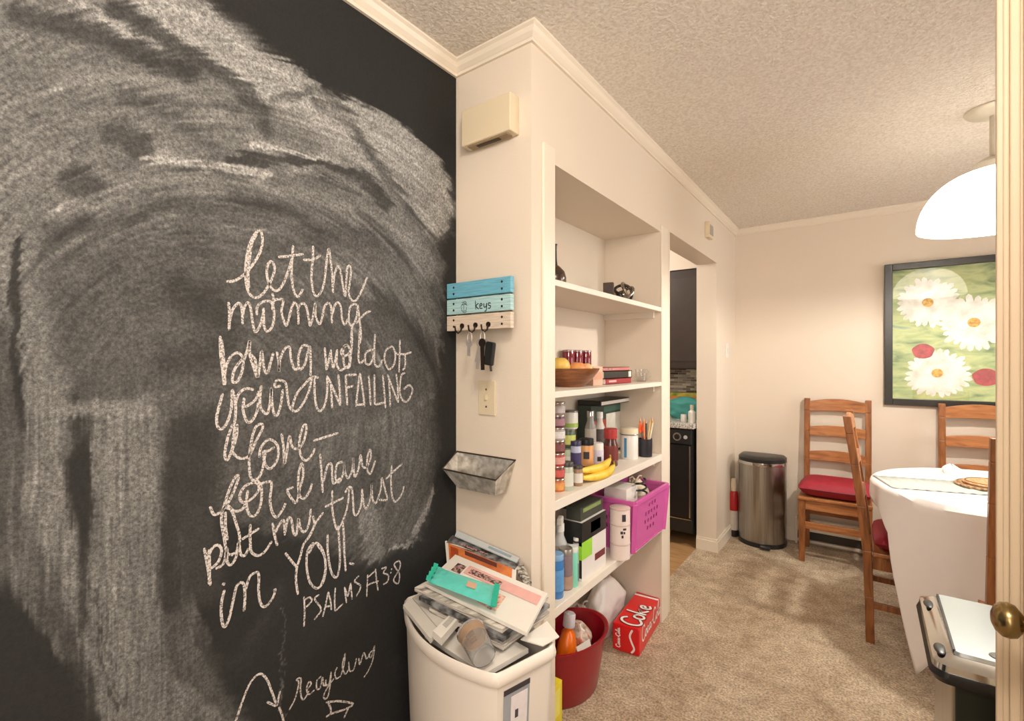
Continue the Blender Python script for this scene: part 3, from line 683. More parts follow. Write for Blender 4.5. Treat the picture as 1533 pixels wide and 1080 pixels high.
# galvanised wall tray
t=thing('wall_tray','open galvanised metal tray hung on the end wall above the mail pile','tray',(-1.05,YE,.93))
M_galv=ramp_mat('galvanised_metal',[(.35,(158,152,142)),(.65,(214,210,202))],(1,1,1),'noise',40,.35,metal=.45)
bk=[(-1.186,YE-.002,1.03),(-.925,YE-.002,1.03)]; fr=[(-1.155,YE-.105,.99),(-.925,YE-.105,.985)]
bb=[(-1.135,YE-.012,.925),(-.955,YE-.012,.925)]; bf=[(-1.115,YE-.072,.925),(-.955,YE-.072,.925)]
def panel(mb,q,th=.0015):
    q=[Vector(p) for p in q]; n=(q[1]-q[0]).cross(q[2]-q[0]).normalized()*th
    return mb.hexa(q+[p+n for p in q])
for nm,q in (('front_panel',[fr[0],fr[1],bf[1],bf[0]]),('back_panel',[bk[0],bk[1],bb[1],bb[0]]),('end_panel',[bk[0],fr[0],bf[0],bb[0]]),('end_panel',[fr[1],bk[1],bb[1],bf[1]]),('base',[bf[0],bf[1],bb[1],bb[0]])):
    panel(MB(),q).build(nm,M_galv,t)
MB().tube([bk[0],fr[0],fr[1],bk[1],bk[0]],.0028,8).build('rolled_rim',pm('rim_iron',S(96,86,76),.4,.8,var=.2),t,smooth=True)

# ------------------------------------------------------------------ recycling bin and its mail
def d_outline(w,d,bulge,n=40,p=3.2):
    """rounded D plan, back on +y; bulging front on -y"""
    out=[]
    for i in range(n):
        a=2*pi*i/n; c,s_=cos(a),sin(a)
        e = p if s_>=0 else 2.3
        r=(abs(c)**e+abs(s_)**e)**(-1/e)
        x=r*c*w/2; y=r*s_*(d*.45 if s_>=0 else d*.55+bulge)
        out.append((x,y))
    return out
BZ=.625
def bin_outline(n=72):
    """plan of the bin: shallow bulging front, straight sides, flat back, rounded corners"""
    w_,b_,sg=.235,.20,.066; P=[]
    for k in range(41):
        x=-w_+.012+2*(w_-.012)*k/40; P.append((x,-sg*(1-(x/w_)**2)))
    def arc(cx_,cy_,r,a0,a1): 
        for k in range(1,7):
            a=radians(a0+(a1-a0)*k/6); P.append((cx_+r*cos(a),cy_+r*sin(a)))
    arc(w_-.016,.010,.016,-70,0); arc(w_-.03,b_-.03,.03,0,90); arc(-w_+.03,b_-.03,.03,90,180); arc(-w_+.016,.010,.016,180,250)
    P.append(P[0]); L=[0]
    for a,b in zip(P[:-1],P[1:]): L.append(L[-1]+math.hypot(b[0]-a[0],b[1]-a[1]))
    out=[]; k=0
    for m in range(n):
        s_=L[-1]*m/n
        while L[k+1]<s_: k+=1
        u=(s_-L[k])/max(1e-9,L[k+1]-L[k]); out.append((P[k][0]*(1-u)+P[k+1][0]*u,P[k][1]*(1-u)+P[k+1][1]*u))
    return out
rb=thing('recycling_bin','cream plastic recycling bin heaped with mail in front of the end wall','bin',(-.917,.93,0),radians(-14.8))
o1=bin_outline(); n=len(o1)
sc=lambda o,k:[(x*k,.08+(y-.08)*k) for x,y in o]
taper=lambda z: .86+(.985-.86)*min(1,z/.6)
mb=MB()
mb.ring([sc(o1,k) for k in (.84,.86,taper(.3),.985,.962,.84)],[0,.01,.30,.60,.60,.03])
M_bin=pm('bin_plastic',S(226,216,204),.4,var=.02,vscale=4)
mb.build('body',M_bin,rb,smooth=True,world=False)
mb=MB(); prof=[(1.0,.590),(1.02,.596),(1.026,.608),(1.012,.620),(.985,.625),(.955,.621),(.95,.608),(.965,.590)]
vs=[];fs=[]
for k,z in prof: vs+=[(x,y,z) for x,y in sc(o1,k)]
for j in range(len(prof)):
    q=(j+1)%len(prof)
    for i in range(n): fs.append((j*n+i,j*n+(i+1)%n,q*n+(i+1)%n,q*n+i))
mb.add(vs,fs); mb.build('rim',M_bin,rb,smooth=True,world=False)
# printed sheet stuck on the right side
def side_patch(name,mat,y0,y1,z0,z1,e,parent):
    mb=MB(); P=[]
    for dx in (0,.0006):
        for y,z in ((y0,z0),(y1,z0),(y1,z1),(y0,z1)): k=taper(z); P.append((.235*k+e+dx,.08+(y-.08)*k,z))
    return mb.hexa(P).build(name,mat,parent,world=False)
st=side_patch('sticker',pm('sticker_grey',S(150,154,158),.5,var=.15,vscale=18),.022,.105,.43,.575,.0006,rb)
st['label']='grey and white printed sticker'
side_patch('sticker_band',pm('sticker_band',S(60,52,56),.5,var=.1),.022,.105,.562,.575,.0014,st)
side_patch('sticker_figure',pm('sticker_figure',S(222,214,214),.5,var=.15,vscale=40),.045,.098,.445,.552,.0014,st)
side_patch('sticker_mark',pm('sticker_mark',S(70,66,72),.5,var=.1),.058,.068,.495,.515,.0022,st)

def slab4(mb,q,th):
    """sheet bundle from four world corners (top face) and a thickness downwards along its normal"""
    q=[Vector(p) for p in q]; n=(q[1]-q[0]).cross(q[3]-q[0]).normalized()
    if n.z>0: n=-n
    return mb.hexa([p+n*th for p in q]+q)
def lerp4(q,u,v): 
    q=[Vector(p) for p in q]
    return (q[0]*(1-u)+q[1]*u)*(1-v)+(q[3]*(1-u)+q[2]*u)*v
def patch(q,u0,u1,v0,v1,th=.0007):
    mb=MB(); n=(Vector(q[1])-Vector(q[0])).cross(Vector(q[3])-Vector(q[0])).normalized()
    if n.z<0: n=-n
    P=[lerp4(q,u,v)+n*.0006 for u,v in ((u0,v0),(u1,v0),(u1,v1),(u0,v1))]
    return slab4(mb,[p+n*th for p in P],th*.9)
def mail(name,label,cat,q,th,mat,bits=(),edge=None):
    c=sum((Vector(p) for p in q),Vector())/4
    t=thing(name,label,cat,c)
    slab4(MB(),q,th).build('pages' if th>.004 else 'sheet',mat,t)
    for nm,u0,u1,v0,v1,m in bits: patch(q,u0,u1,v0,v1).build(nm,m,t)
    return t
M_mag=ramp_mat('magazine_edge',[(.35,(120,108,98)),(.6,(226,218,206))],(1,1,60),'noise',12,.6)
M_newsp=ramp_mat('newsprint',[(.4,(70,66,60)),(.6,(196,188,174))],(1,1,1),'noise',90,.8)
M_magdk=ramp_mat('dark_catalogue',[(.4,(46,44,44)),(.65,(150,150,150))],(1,1,1),'noise',30,.4)
M_orange=ramp_mat('orange_cover',[(.35,(176,84,34)),(.6,(222,128,64))],(1,1,1),'noise',14,.35)
M_pinkp=pm('pink_print',S(226,172,164),.5,var=.12,vscale=40)
M_teal=pm('teal_plastic_wrap',S(98,200,186),.25,var=.12,vscale=30,bump=.3,bscale=40)
M_print=ramp_mat('dark_print',[(.45,(64,44,44)),(.55,(190,150,140))],(1,1,1),'noise',120,.5)
W=at_z
# mail heaped on the bin (true heights above the rim)
V=Vector
mail('paper_sheet','blank white paper lying inside the front of the recycling bin','paper',[V((-.98,.915,.602)),V((-.735,.880,.606)),V((-.705,1.02,.610)),V((-1.0,1.06,.606))],.012,M_paper,
     [('printing',.18,.30,.45,.6,M_print),('printing',.1,.4,.72,.80,M_pinkp)])
for k in range(5):
    z=-.0125*k; dx=[0,.012,-.01,.008,-.004][k]; dy=[0,-.012,.008,-.006,.01][k]
    mail('magazine',['magazine at the top of the grey-edged stack under the teal pouch','second magazine down in the stack under the teal pouch','third magazine down in the stack under the teal pouch','fourth magazine down in the stack under the teal pouch','bottom magazine of the stack resting in the recycling bin'][k],'magazine',
      [V((-1.062+dx+.02*k,.953+dy,.693+z+.001*k)),V((-.745+dx,.962+dy,.672+z)),V((-.735+dx,1.165+dy,.678+z)),V((-1.065+dx+.02*k,1.16+dy,.697+z+.001*k))],.011,[M_mag,M_magdk,M_mag,M_mag,M_magdk][k])
q=[V((-1.038,.972,.705)),V((-.676,.972,.682)),V((-.735,1.160,.690)),V((-1.093,1.158,.716))]
mail('mailer','large white and pink printed mailer lying across the top of the mail pile','magazine',q,.010,M_paper,
  [('pink_header',.22,.97,.62,.86,M_pinkp),('headline',.26,.60,.66,.80,M_print),('photo',.52,.70,.12,.5,ramp_mat('mailer_photo',[(.4,(200,120,96)),(.6,(236,200,180))],(1,1,1),'noise',60,.5)),('caption',.62,.66,.1,.2,M_print),('stamp',.10,.2,.55,.8,M_print)])
q=[at_y(669,843,1.12),at_y(771,885,1.12),at_y(773,851,1.215),at_y(666,809,1.215)]
mail('orange_magazine','orange covered magazine with a white border behind the printed mailer','magazine',q,.010,M_paper,
  [('orange_cover',.05,.95,.08,.9,M_orange),('title',.3,.75,.66,.86,pm('maroon_ink',S(92,34,22),.5,var=.3,vscale=200)),('figure',.08,.2,.1,.8,pm('rust_ink',S(168,70,30),.5,var=.3,vscale=90))])
q=[at_y(668,813,1.205),at_y(771,853,1.205),at_y(777,841,1.25),at_y(677,801,1.25)]
mail('dark_catalogue','dark glossy catalogue against the wall at the back of the mail pile','magazine',q,.006,M_magdk,[('cover_band',.2,.6,.3,.5,M_print)])
q=[at_y(681,804,1.232),at_y(773,844,1.232),at_y(778,837,1.258),at_y(684,796,1.258)]
mail('grey_envelope','long pale grey envelope topmost against the wall behind the mail','envelope',[p+V((0,0,.004)) for p in q],.004,pm('grey_paper',S(196,204,206),.5,var=.05),[('window',.55,.9,.3,.7,pm('bluish_film',S(150,170,182),.2,var=.1))])
q=[at_y(790,884,1.15),at_y(796,872,1.19),at_y(783,844,1.25),at_y(772,850,1.22)]
mail('newspaper','folded newsprint sticking out at the right end of the mail pile','newspaper',q,.010,M_newsp,[('newsprint_columns',.1,.9,.1,.9,M_newsp)])
# teal plastic pouch with crimped ends
c0=[V((-1.000,.950,.727)),V((-.775,.968,.716)),V((-.828,1.050,.722)),V((-1.040,1.022,.735))]
t=thing('teal_pouch','teal plastic pouch with crinkled ends on top of the mail pile','pouch',sum(c0,V())/4)
mb=MB(); nu,nv=14,7; vs=[]
for s_ in (1,-1):
    for i in range(nu+1):
        for j in range(nv+1):
            u,v=i/nu,j/nv; p=lerp4(c0,u,v); hh=.011*(sin(pi*u)**.35)*(sin(pi*v)**.5)
            if i<=1 or i>=nu-1: hh+=.003*(1 if j%2 else -1)*(1 if s_>0 else 0)
            vs.append(p+V((0,0,s_*hh*.8+.0)))
N1=(nu+1)*(nv+1); fs=[]
for i in range(nu):
    for j in range(nv):
        a=i*(nv+1)+j; fs.append((a,a+nv+1,a+nv+2,a+1)); fs.append(tuple(x+N1 for x in (a+1,a+nv+2,a+nv+1,a)))
mb.add(vs,fs); mb.build('wrap',M_teal,t,smooth=True)
for nm,u0,u1 in (('crimp',-.04,.035),('crimp',.95,1.03)):
    mb=MB(); vs=[]
    for i in range(3):
        for j in range(9):
            p=lerp4(c0,u0+(u1-u0)*i/2,-.06+1.12*j/8); vs.append(p+V((0,0,.004*(1 if j%2 else -1)+.010)))
    mb.open=True; mb.add(vs,[(i*9+j,(i+1)*9+j,(i+1)*9+j+1,i*9+j+1) for i in range(2) for j in range(8)])
    mb.build(nm,pm('teal_deep',S(52,176,150),.25,var=.15,vscale=60),t)
lab=[p+V((0,0,.0095)) for p in c0]; patch(lab,.56,.70,.32,.62).build('peach_label',pm('peach',S(206,166,138),.5,var=.1),t)
# white carton flap, small carton, cup, paper corner
q=[V((-.900,.862,.640)),V((-.930,.950,.640)),V((-1.105,1.015,.645)),V((-1.085,.930,.645))]
mail('white_carton','flattened white carton at the left end of the recycling bin','carton',q,.012,pm('carton_white',S(214,208,198),.6,var=.06,vscale=30),[('fold_line',.48,.51,.02,.98,pm('fold_shadow',S(176,168,156),.7,var=.1))])
q=[V((-.862,.862,.656)),V((-.895,.980,.660)),V((-.929,.990,.660)),V((-.902,.872,.656))]
mail('small_carton','narrow white carton laid across the front of the recycling bin','carton',q,.020,M_paper,[('printing',.3,.7,.25,.75,pm('faint_print',S(190,184,176),.6,var=.2,vscale=100))])
A_=V((-.812,.915,.668)); B_=V((-.730,.876,.645)); ax=(B_-A_).normalized()
Mq=ax.to_track_quat('Z','Y').to_matrix().to_4x4()
t=thing('plastic_cup','clear plastic cup with dark print tipped over in the recycling bin','cup',A_)
MB().lathe([(.0355,0),(.0375,.002),(.0375,.005),(.0350,.008),(.030,.088),(.0001,.0885),(.0001,.0865),(.0285,.086),(.0335,.008),(.0345,0)],A_,26,M=Mq).build('cup_wall',M_clearp,t,smooth=True)
MB().lathe([(.0345,.006),(.0335,.030),(.0300,.030),(.031,.006)],A_,26,M=Mq).build('residue',pm('amber_residue',S(170,126,74),.4,var=.25,vscale=40),t,smooth=True)
mb=MB(); mb.open=True; rnd=random.Random(5)
for k in range(9):
    a0=-.3+.14*(k%5)+rnd.random()*.04; z0=.04+.017*(k//5)
    pts=[(a0+.05*cos(q*1.6),z0+.006*sin(q*1.6)) for q in range(5)]
    P=spline(pts,3); vs=[]
    for x,z in P:
        for s_ in (-.0007,.0007):
            r=.0350-(z-.008)/.08*.005+.0006; ang=2.2+x
            vs.append(A_+Mq@V((r*cos(ang),r*sin(ang),z+s_)))
    mb.add(vs,[(2*i,2*i+1,2*i+3,2*i+2) for i in range(len(P)-1)])
mb.build('printed_marks',pm('ink_black2',S(40,36,34),.6,var=.1),t)
q=[V((-.715,1.000,.640)),V((-.660,1.020,.633)),V((-.645,1.075,.636)),V((-.705,1.110,.642))]
mail('paper_scrap','white paper corner hanging over the right rim of the recycling bin','paper',q,.003,M_paper)
# ------------------------------------------------------------------ built-in shelves
SZ=[1.635,1.25,.875,.508]; ST=[.022,.022,.034,.034]
SL=['topmost white built-in shelf board, holding the dark vase','second white built-in shelf board, holding the fruit bowl','third white built-in shelf board, crowded with jars and bananas','lowest white built-in shelf board, holding the purple basket']
for z,th,l in zip(SZ,ST,SL):
    t=thing('shelf_board',l,'shelf',((XA+XS)/2,(YA0+YA1)/2,z-th))
    MB().box((XA,YA0,z-th),(XS+.006,YA1,z)).build('board',M_shelf,t,bevel=.002)
    MB().box((XA,YA1-.018,z-th-.03),(XS-.03,YA1,z-th)).build('cleat',M_shelf,t)
    MB().box((XA,YA0,z-th-.03),(XS-.03,YA0+.018,z-th)).build('cleat',M_shelf,t)

def pos(px,X):
    q=at_x(px,CY,X); return q.x,q.y
def ztop(px,py,X): return at_x(px,py,X).z
G_=lambda n,c,r=.4,**k: pm(n,S(*c),r,**k)
def band(mb,c,r,z0,z1,n=24): return mb.lathe([(r,z0),(r+.0006,z0),(r+.0006,z1),(r,z1)],c,n)
def jar(name,label,cat,px,X,z,h,r,body,lid=None,lid_h=.015,lab=None,neck=None,lab_r=(.2,.75),group=None,Y=None,marks=None):
    x,y=pos(px,X); y=Y if Y is not None else y
    t=thing(name,label,cat,(x,y,z),0,group)
    hb=h-(lid_h if lid else 0); nk=neck if neck else .94*r
    prof=[(.0001,0),(r*.93,0),(r,.004),(r,hb*.78 if neck else hb-.006),(nk,hb-.002 if not neck else hb*.92),(nk,hb),(.0001,hb)]
    MB().lathe(prof,(x,y,z),24).build('body',body,t,smooth=True)
    if lid:
        rl=nk*1.08
        MB().lathe([(.0001,0),(rl,0),(rl*1.01,.002),(rl,lid_h-.002),(rl*.94,lid_h),(.0001,lid_h)],(x,y,z+hb),24).build('lid',lid,t,smooth=True)
    if lab:
        band(MB(),(x,y,z),r+.0003,hb*lab_r[0],hb*lab_r[1]).build('paper_label',lab,t,smooth=True)
    if marks:
        mb=MB()
        for a0,a1,z0,z1 in marks:
            vs=[]
            for i in range(7):
                a=a0+(a1-a0)*i/6
                for zz in (z0,z1): vs.append((x+(r+.0016)*cos(a),y+(r+.0016)*sin(a),z+zz))
            mb.add(vs,[(2*i,2*i+2,2*i+3,2*i+1) for i in range(6)])
        mb.open=True; mb.build('label_mark',M_mark,t)
    return t
M_mark=G_('label_ink',(54,46,52),.6,var=.2,vscale=60)
def carton(name,label,cat,x0,x1,y0,y1,z,h,mat,faces=(),rz=0,bevel=.001,group=None):
    """box with printed panels: face '+x' or '-y' or '+z', then u0,u1,v0,v1"""
    cx_,cy_=(x0+x1)/2,(y0+y1)/2
    t=thing(name,label,cat,(cx_,cy_,z),rz,group)
    a,b=(x1-x0)/2,(y1-y0)/2
    MB().box((-a,-b,0),(a,b,h)).build('carton',mat,t,world=False,bevel=bevel)
    for nm,f,u0,u1,v0,v1,m in faces:
        e=.0008
        if f=='+x': mb=MB().box((a,-b+2*b*u0,h*v0),(a+e,-b+2*b*u1,h*v1))
        elif f=='-y': mb=MB().box((-a+2*a*u0,-b-e,h*v0),(-a+2*a*u1,-b,h*v1))
        else: mb=MB().box((-a+2*a*u0,-b+2*b*v0,h),(-a+2*a*u1,-b+2*b*v1,h+e))
        mb.build(nm,m,t,world=False)
    return t

# ---- top shelf: vase, knot sculpture, small bookend
z=SZ[0]; x,y=pos(831,-1.0)
t=thing('vase','dark round-bellied vase with a thin neck on the topmost shelf','vase',(x,y,z))
M_vase=ramp_mat('bronze_glaze',[(.35,(36,26,22)),(.6,(84,56,40)),(.75,(130,86,60))],(1,1,1),'noise',22,.22,coat=.5)
MB().lathe([(.0001,0),(.022,0),(.034,.012),(.044,.034),(.045,.052),(.038,.076),(.022,.094),(.010,.104)],(x,y,z),32).build('belly',M_vase,t,smooth=True)
MB().lathe([(.0102,.100),(.0075,.125),(.0065,.165),(.0075,.180),(.010,.186),(.006,.186),(.0045,.165),(.0001,.125)],(x,y,z),20).build('neck',G_('vase_neck',(44,34,30),.3,var=.2),t,smooth=True)
x,y=pos(934,-.985)
t=thing('knot_sculpture','silver and black metal knot sculpture on the topmost shelf','sculpture',(x,y,z))
M_pew=pm('pewter',S(150,142,132),.25,.9,var=.35,vscale=40)
for k in range(3):
    a=k*pi/3; R=.048
    mb=MB(); mb.tube([V((x,y,z+.068))+Matrix.Rotation(a,3,'Z')@Matrix.Rotation(.5+.5*k,3,'X')@V((R*cos(u),R*sin(u)*.95,.010*sin(2*u))) for u in [2*pi*i/28 for i in range(29)]],.0075,8)
    mb.build('loop',[M_pew,pm('dark_pewter',S(60,54,50),.3,.8,var=.3,vscale=30),M_pew][k],t,smooth=True)
MB().lathe([(.0001,0),(.026,0),(.026,.006),(.020,.012),(.0001,.013)],(x,y,z),24).build('foot',M_dark,t,smooth=True)
x,y=pos(911,-1.03)
t=thing('bookend','small dark brown bookend block beside the knot sculpture','bookend',(x,y,z))
MB().obox((x,y,z+.056),(.05,.022,.108),.25).build('slab',G_('bookend_brown',(66,50,40),.4,var=.3),t,bevel=.002)
MB().obox((x,y,z+.001),(.07,.05,.003),.25).build('base_plate',M_pew,t)

# ---- second shelf: bowl of fruit, red jars, books
z=SZ[1]; x,y=pos(852,-1.0); bx_,by_=x,y
t=thing('fruit_bowl','brown wooden fruit bowl on the second shelf','bowl',(x,y,z))
M_bowl=ramp_mat('turned_wood',[(.3,(86,46,22)),(.55,(130,76,38)),(.75,(160,100,54))],(1,1,6),'noise',14,.3,coat=.4)
MB().lathe([(.0001,0),(.062,0),(.066,.004),(.094,.030),(.118,.060),(.126,.075),(.122,.076),(.112,.060),(.088,.033),(.060,.012),(.0001,.010)],(x,y,z),40).build('bowl_wall',M_bowl,t,smooth=True)
def fruit(name,label,dx,dy,dz,r,m,sz=.95,stem=True):
    t=thing(name,label,'fruit',(bx_+dx,by_+dy,z+dz))
    prof=[]
    for i in range(15):
        a=pi*i/14; rr=r*sin(a); zz=-r*sz*cos(a)
        if a>2.4: zz-= r*.16*((a-2.4)/.74)**2
        prof.append((max(rr,1e-5),zz))
    MB().lathe(prof,(bx_+dx,by_+dy,z+dz),24).build('flesh',m,t,smooth=True)
    if stem: MB().tube([(bx_+dx,by_+dy,z+dz+r*sz*.8),(bx_+dx+.003,by_+dy,z+dz+r*sz*1.02)],.0016,6).build('stem',M_dark,t)
fruit('grapefruit','large yellow grapefruit heaped at the near end of the fruit bowl',-.005,-.070,.082,.044,G_('grapefruit_skin',(222,182,86),.45,var=.1,vscale=20,bump=.1,bscale=200))
fruit('peach','orange peach in the middle of the fruit bowl',.030,.018,.070,.036,ramp_mat('peach_skin',[(.35,(214,112,62)),(.65,(232,164,96))],(1,1,1),'noise',12,.5))
fruit('apricot','small tan apricot at the far end of the fruit bowl',.040,.078,.074,.026,G_('apricot_skin',(226,178,122),.5,var=.1,vscale=12))
fruit('orange','bright orange lying behind the peach in the fruit bowl',-.045,.030,.066,.036,G_('orange_skin',(224,130,48),.45,var=.1,vscale=30,bump=.1,bscale=220))
M_redgl=pm('red_glass',S(120,16,34),.08,coat=.6,var=.25,vscale=26)
for px,X,l in ((851,-1.140,'dark red glass jar at the near end of the row behind the fruit bowl'),(864,-1.138,'middle dark red glass jar of the row behind the fruit bowl'),(877,-1.136,'dark red glass jar at the far end of the row behind the fruit bowl')):
    jar('glass_jar',l,'jar',px,X,z,.160,.028,M_redgl,G_('jar_lid_grey',(170,150,150),.3,metal=.6,var=.1),.008)
y0=at_x(884,CY,-.94).y; y1=at_x(904,CY,-.94).y
carton('peach_box','small peach-coloured carton between the fruit bowl and the books','box',-1.04,-.955,y0+.055,y1+.02,z,.082,G_('peach_card',(222,176,150),.6,var=.05),[('printed_panel','+x',.1,.9,.3,.7,G_('tan_panel',(206,150,124),.6,var=.1))])
def book(name,label,x0,x1,y0,y1,z,h,cover,title=None,band_=None):
    t=thing(name,label,'book',((x0+x1)/2,(y0+y1)/2,z))
    MB().box((x0+.003,y0+.003,z+.0025),(x1-.003,y1-.004,z+h-.0025)).build('pages',M_paper,t)
    MB().box((x0,y0,z),(x1,y1,z+.0022)).box((x0,y0,z+h-.0022),(x1,y1,z+h)).box((x1-.0025,y0,z),(x1,y1,z+h)).build('cover',cover,t)
    if band_: MB().box((x1,y1-.045,z+.003),(x1+.0008,y1-.012,z+h-.003)).build('spine_band',band_,t)
    if title: MB().box((x1,y0+.03,z+h*.35),(x1+.0008,y0+.11,z+h*.7)).build('spine_title',title,t)
xb=-.955; ya=at_x(905,CY,xb).y; yb_=at_x(945,CY,xb).y
book('book','dark red book at the bottom of the pile on the second shelf',-1.10,xb+.012,ya-.01,yb_-.03,z,.026,G_('red_book',(150,34,46),.4,var=.15,vscale=40),M_pinkp)
book('book','black book with a white spine band between two reddish books on the second shelf',-1.10,xb,ya,yb_+.01,z+.026,.034,M_black,None,M_white)
book('book','thin pink book on top of the pile on the second shelf',-1.09,xb-.01,ya+.005,yb_,z+.060,.018,G_('pink_book',(196,120,116),.5,var=.15,vscale=40),M_print)
x,y=pos(960,-.94)
t=thing('glass_cup','clear glass cup at the far end of the second shelf','cup',(x,y,z))
MB().lathe([(.0001,0),(.022,0),(.024,.004),(.030,.066),(.028,.066),(.022,.008),(.0001,.007)],(x,y,z),28).build('cup_wall',M_glass,t,smooth=True)
MB().tube([(x+.026,y+.005,z+.055),(x+.044,y+.012,z+.050),(x+.046,y+.012,z+.030),(x+.027,y+.006,z+.018)],.003,8).build('handle',M_glass,t,smooth=True)

# ---- third shelf: tins, jars, bottles, bananas, pencil cup
z=SZ[2]
tins=[(118,60,50),(196,106,60),(170,58,60),(92,46,44),(160,150,150),(84,54,66),(140,120,116)]
names=['orange and red','orange','brick red','dark red','grey','plum','pale grey']
for k in range(7):
    c=tins[[1,0,2,3,4,5,6][k]]
    jar('spice_tin',['bottom','second','third','fourth','fifth','sixth','topmost'][k]+' small tin of the tall stack at the near end of the third shelf','tin',834.5,-.925,z+k*.047,.047,.028,G_('tin_%s'%names[k].replace(' ','_'),c,.35,var=.25,vscale=60),G_('tin_lid',(170,160,150),.25,metal=.8,var=.1),.006,G_('tin_label_%d'%k,[(214,150,80),(196,86,80),(206,150,140),(120,70,70),(210,206,204),(150,110,120),(180,170,170)][k],.5,var=.3,vscale=90),lab_r=(.2,.8),group='stacked spice tins')
M_greyl=G_('grey_lid',(110,108,106),.3,metal=.5,var=.1)
jar('spice_jar','clear spice jar with a grey-green label standing in front of the tin stack','jar',849,-.900,z,.105,.023,G_('grey_green_glass',(176,180,164),.2,var=.15,vscale=40),G_('dark_lid',(60,56,52),.4,var=.1),.016,G_('pale_label',(206,206,192),.6,var=.08))
jar('spice_jar','short amber spice jar beside the near end of the bananas','jar',865,-.900,z,.078,.019,G_('amber_spice',(150,118,92),.3,var=.3,vscale=60),G_('dark_lid',(60,56,52),.4,var=.1),.012,G_('label_white2',(214,206,196),.6,var=.08))
jar('food_can','light green can behind the grey-green spice jar','can',850,-1.0,z,.125,.033,G_('pale_green_can',(190,204,176),.35,var=.12,vscale=40),M_greyl,.006,G_('white_can_label',(222,224,220),.5,var=.1,vscale=50),marks=[(-1.4,-.9,.03,.05)])
jar('food_can','light green can stacked on top of another green can on the third shelf','can',850,-1.0,z+.125,.075,.032,G_('dark_green_can',(74,92,70),.35,var=.2,vscale=40),M_greyl,.006,G_('yellow_green_label',(196,200,110),.5,var=.15,vscale=40))
jar('food_can','white can with a green rim at the top of the stack behind the spice jars','can',853,-1.0,z+.2,.075,.034,G_('white_can',(218,214,206),.35,var=.06),M_greyl,.006,G_('green_band',(150,176,84),.5,var=.15),lab_r=(.1,.35))
jar('grey_bottle','pale blue and white bottle between the green cans and the peanut butter','bottle',862,-.96,z,.155,.022,G_('blue_white_bottle',(176,180,200),.35,var=.1),G_('navy_cap',(50,44,78),.4,var=.1),.02,G_('navy_label',(66,56,100),.5,var=.2,vscale=40),lab_r=(.35,.8))
jar('nut_butter_jar','tan jar with a black lid and a plum label behind the bananas','jar',878,-.960,z,.152,.030,G_('tan_spread',(206,150,96),.35,var=.2,vscale=30),M_black,.026,G_('plum_label',(110,52,70),.5,var=.2,vscale=60),lab_r=(.05,.32),marks=[(-1.5,-.7,.07,.10)])
jar('white_bottle','white bottle with a dark spot beside the tan jar on the third shelf','bottle',895,-.965,z,.118,.025,M_white,None,0,G_('lilac_label',(212,206,220),.5,var=.06),marks=[(-1.2,-.5,.040,.060),(-1.25,-.6,.020,.027)])
jar('shaker_bottle','tall grey bottle with a chrome cap behind the white bottle','bottle',884,-1.06,z,.245,.026,G_('smoke_plastic',(150,146,140),.25,var=.2,vscale=40),M_chrome,.03,G_('grey_label',(196,190,182),.6,var=.1),neck=.016)
jar('shaker_bottle','tall pale bottle with a white cap behind the coffee jar','bottle',898,-1.045,z,.235,.024,G_('pale_plastic',(206,198,188),.3,var=.1),M_white,.03,G_('dark_label',(84,74,70),.6,var=.3,vscale=60),neck=.014)
jar('coffee_jar','dark brown coffee jar with a red lid on the third shelf','jar',914,-.955,z,.170,.034,pm('coffee_glass',S(76,28,22),.12,coat=.5,var=.25,vscale=20),G_('red_lid',(172,52,50),.35,var=.15),.045,G_('maroon_label',(112,44,38),.45,var=.2,vscale=40),neck=.028)
t=jar('canister','white canister with a blue stripe and a clamped lid on the third shelf','canister',942,-.950,z,.150,.043,M_white,G_('cream_lid',(226,214,186),.4,var=.05),.030,None,marks=[(-1.75,-1.45,.01,.105)])
x,y=pos(942,-.95)
st_=[c_ for c_ in t.children if c_.name.startswith('label_mark')][0]; st_.data.materials[0]=G_('blue_stripe',(70,140,180),.5,var=.1); st_.name='blue_stripe'
MB().tube([(x+.0455*cos(a),y+.0455*sin(a),z+.121) for a in [2*pi*i/32 for i in range(33)]],.002,6).build('wire_clamp',M_greyl,t,smooth=True)
# big dark books/boxes behind
xa=-1.02
y0=at_x(896,CY,xa).y; y1=at_x(962,CY,xa).y
carton('cereal_box','green and black carton with a pale front standing behind the coffee jar','box',-1.16,-1.085,y0+.05,y1+.06,z,.262,G_('dark_green_card',(48,62,54),.5,var=.2),[('pale_front','+x',.30,.97,.05,.80,G_('pale_print',(214,208,194),.5,var=.2,vscale=30)),('green_band','+x',.25,.9,.84,.95,G_('green_print',(70,110,92),.5,var=.2)),('red_print','+x',.05,.3,.3,.7,G_('red_print',(160,56,48),.5,var=.2))])
t=thing('binder','flat black binder lying on top of the green carton','binder',(-1.12,(y0+y1)/2+.05,z+.262))
MB().box((-1.165,y0+.06,z+.2622),(-1.035,y1+.06,z+.288)).build('cover',M_black,t,bevel=.003)
MB().box((-1.155,y0+.063,z+.267),(-1.0345,y1+.057,z+.283)).build('pages',M_paper,t)
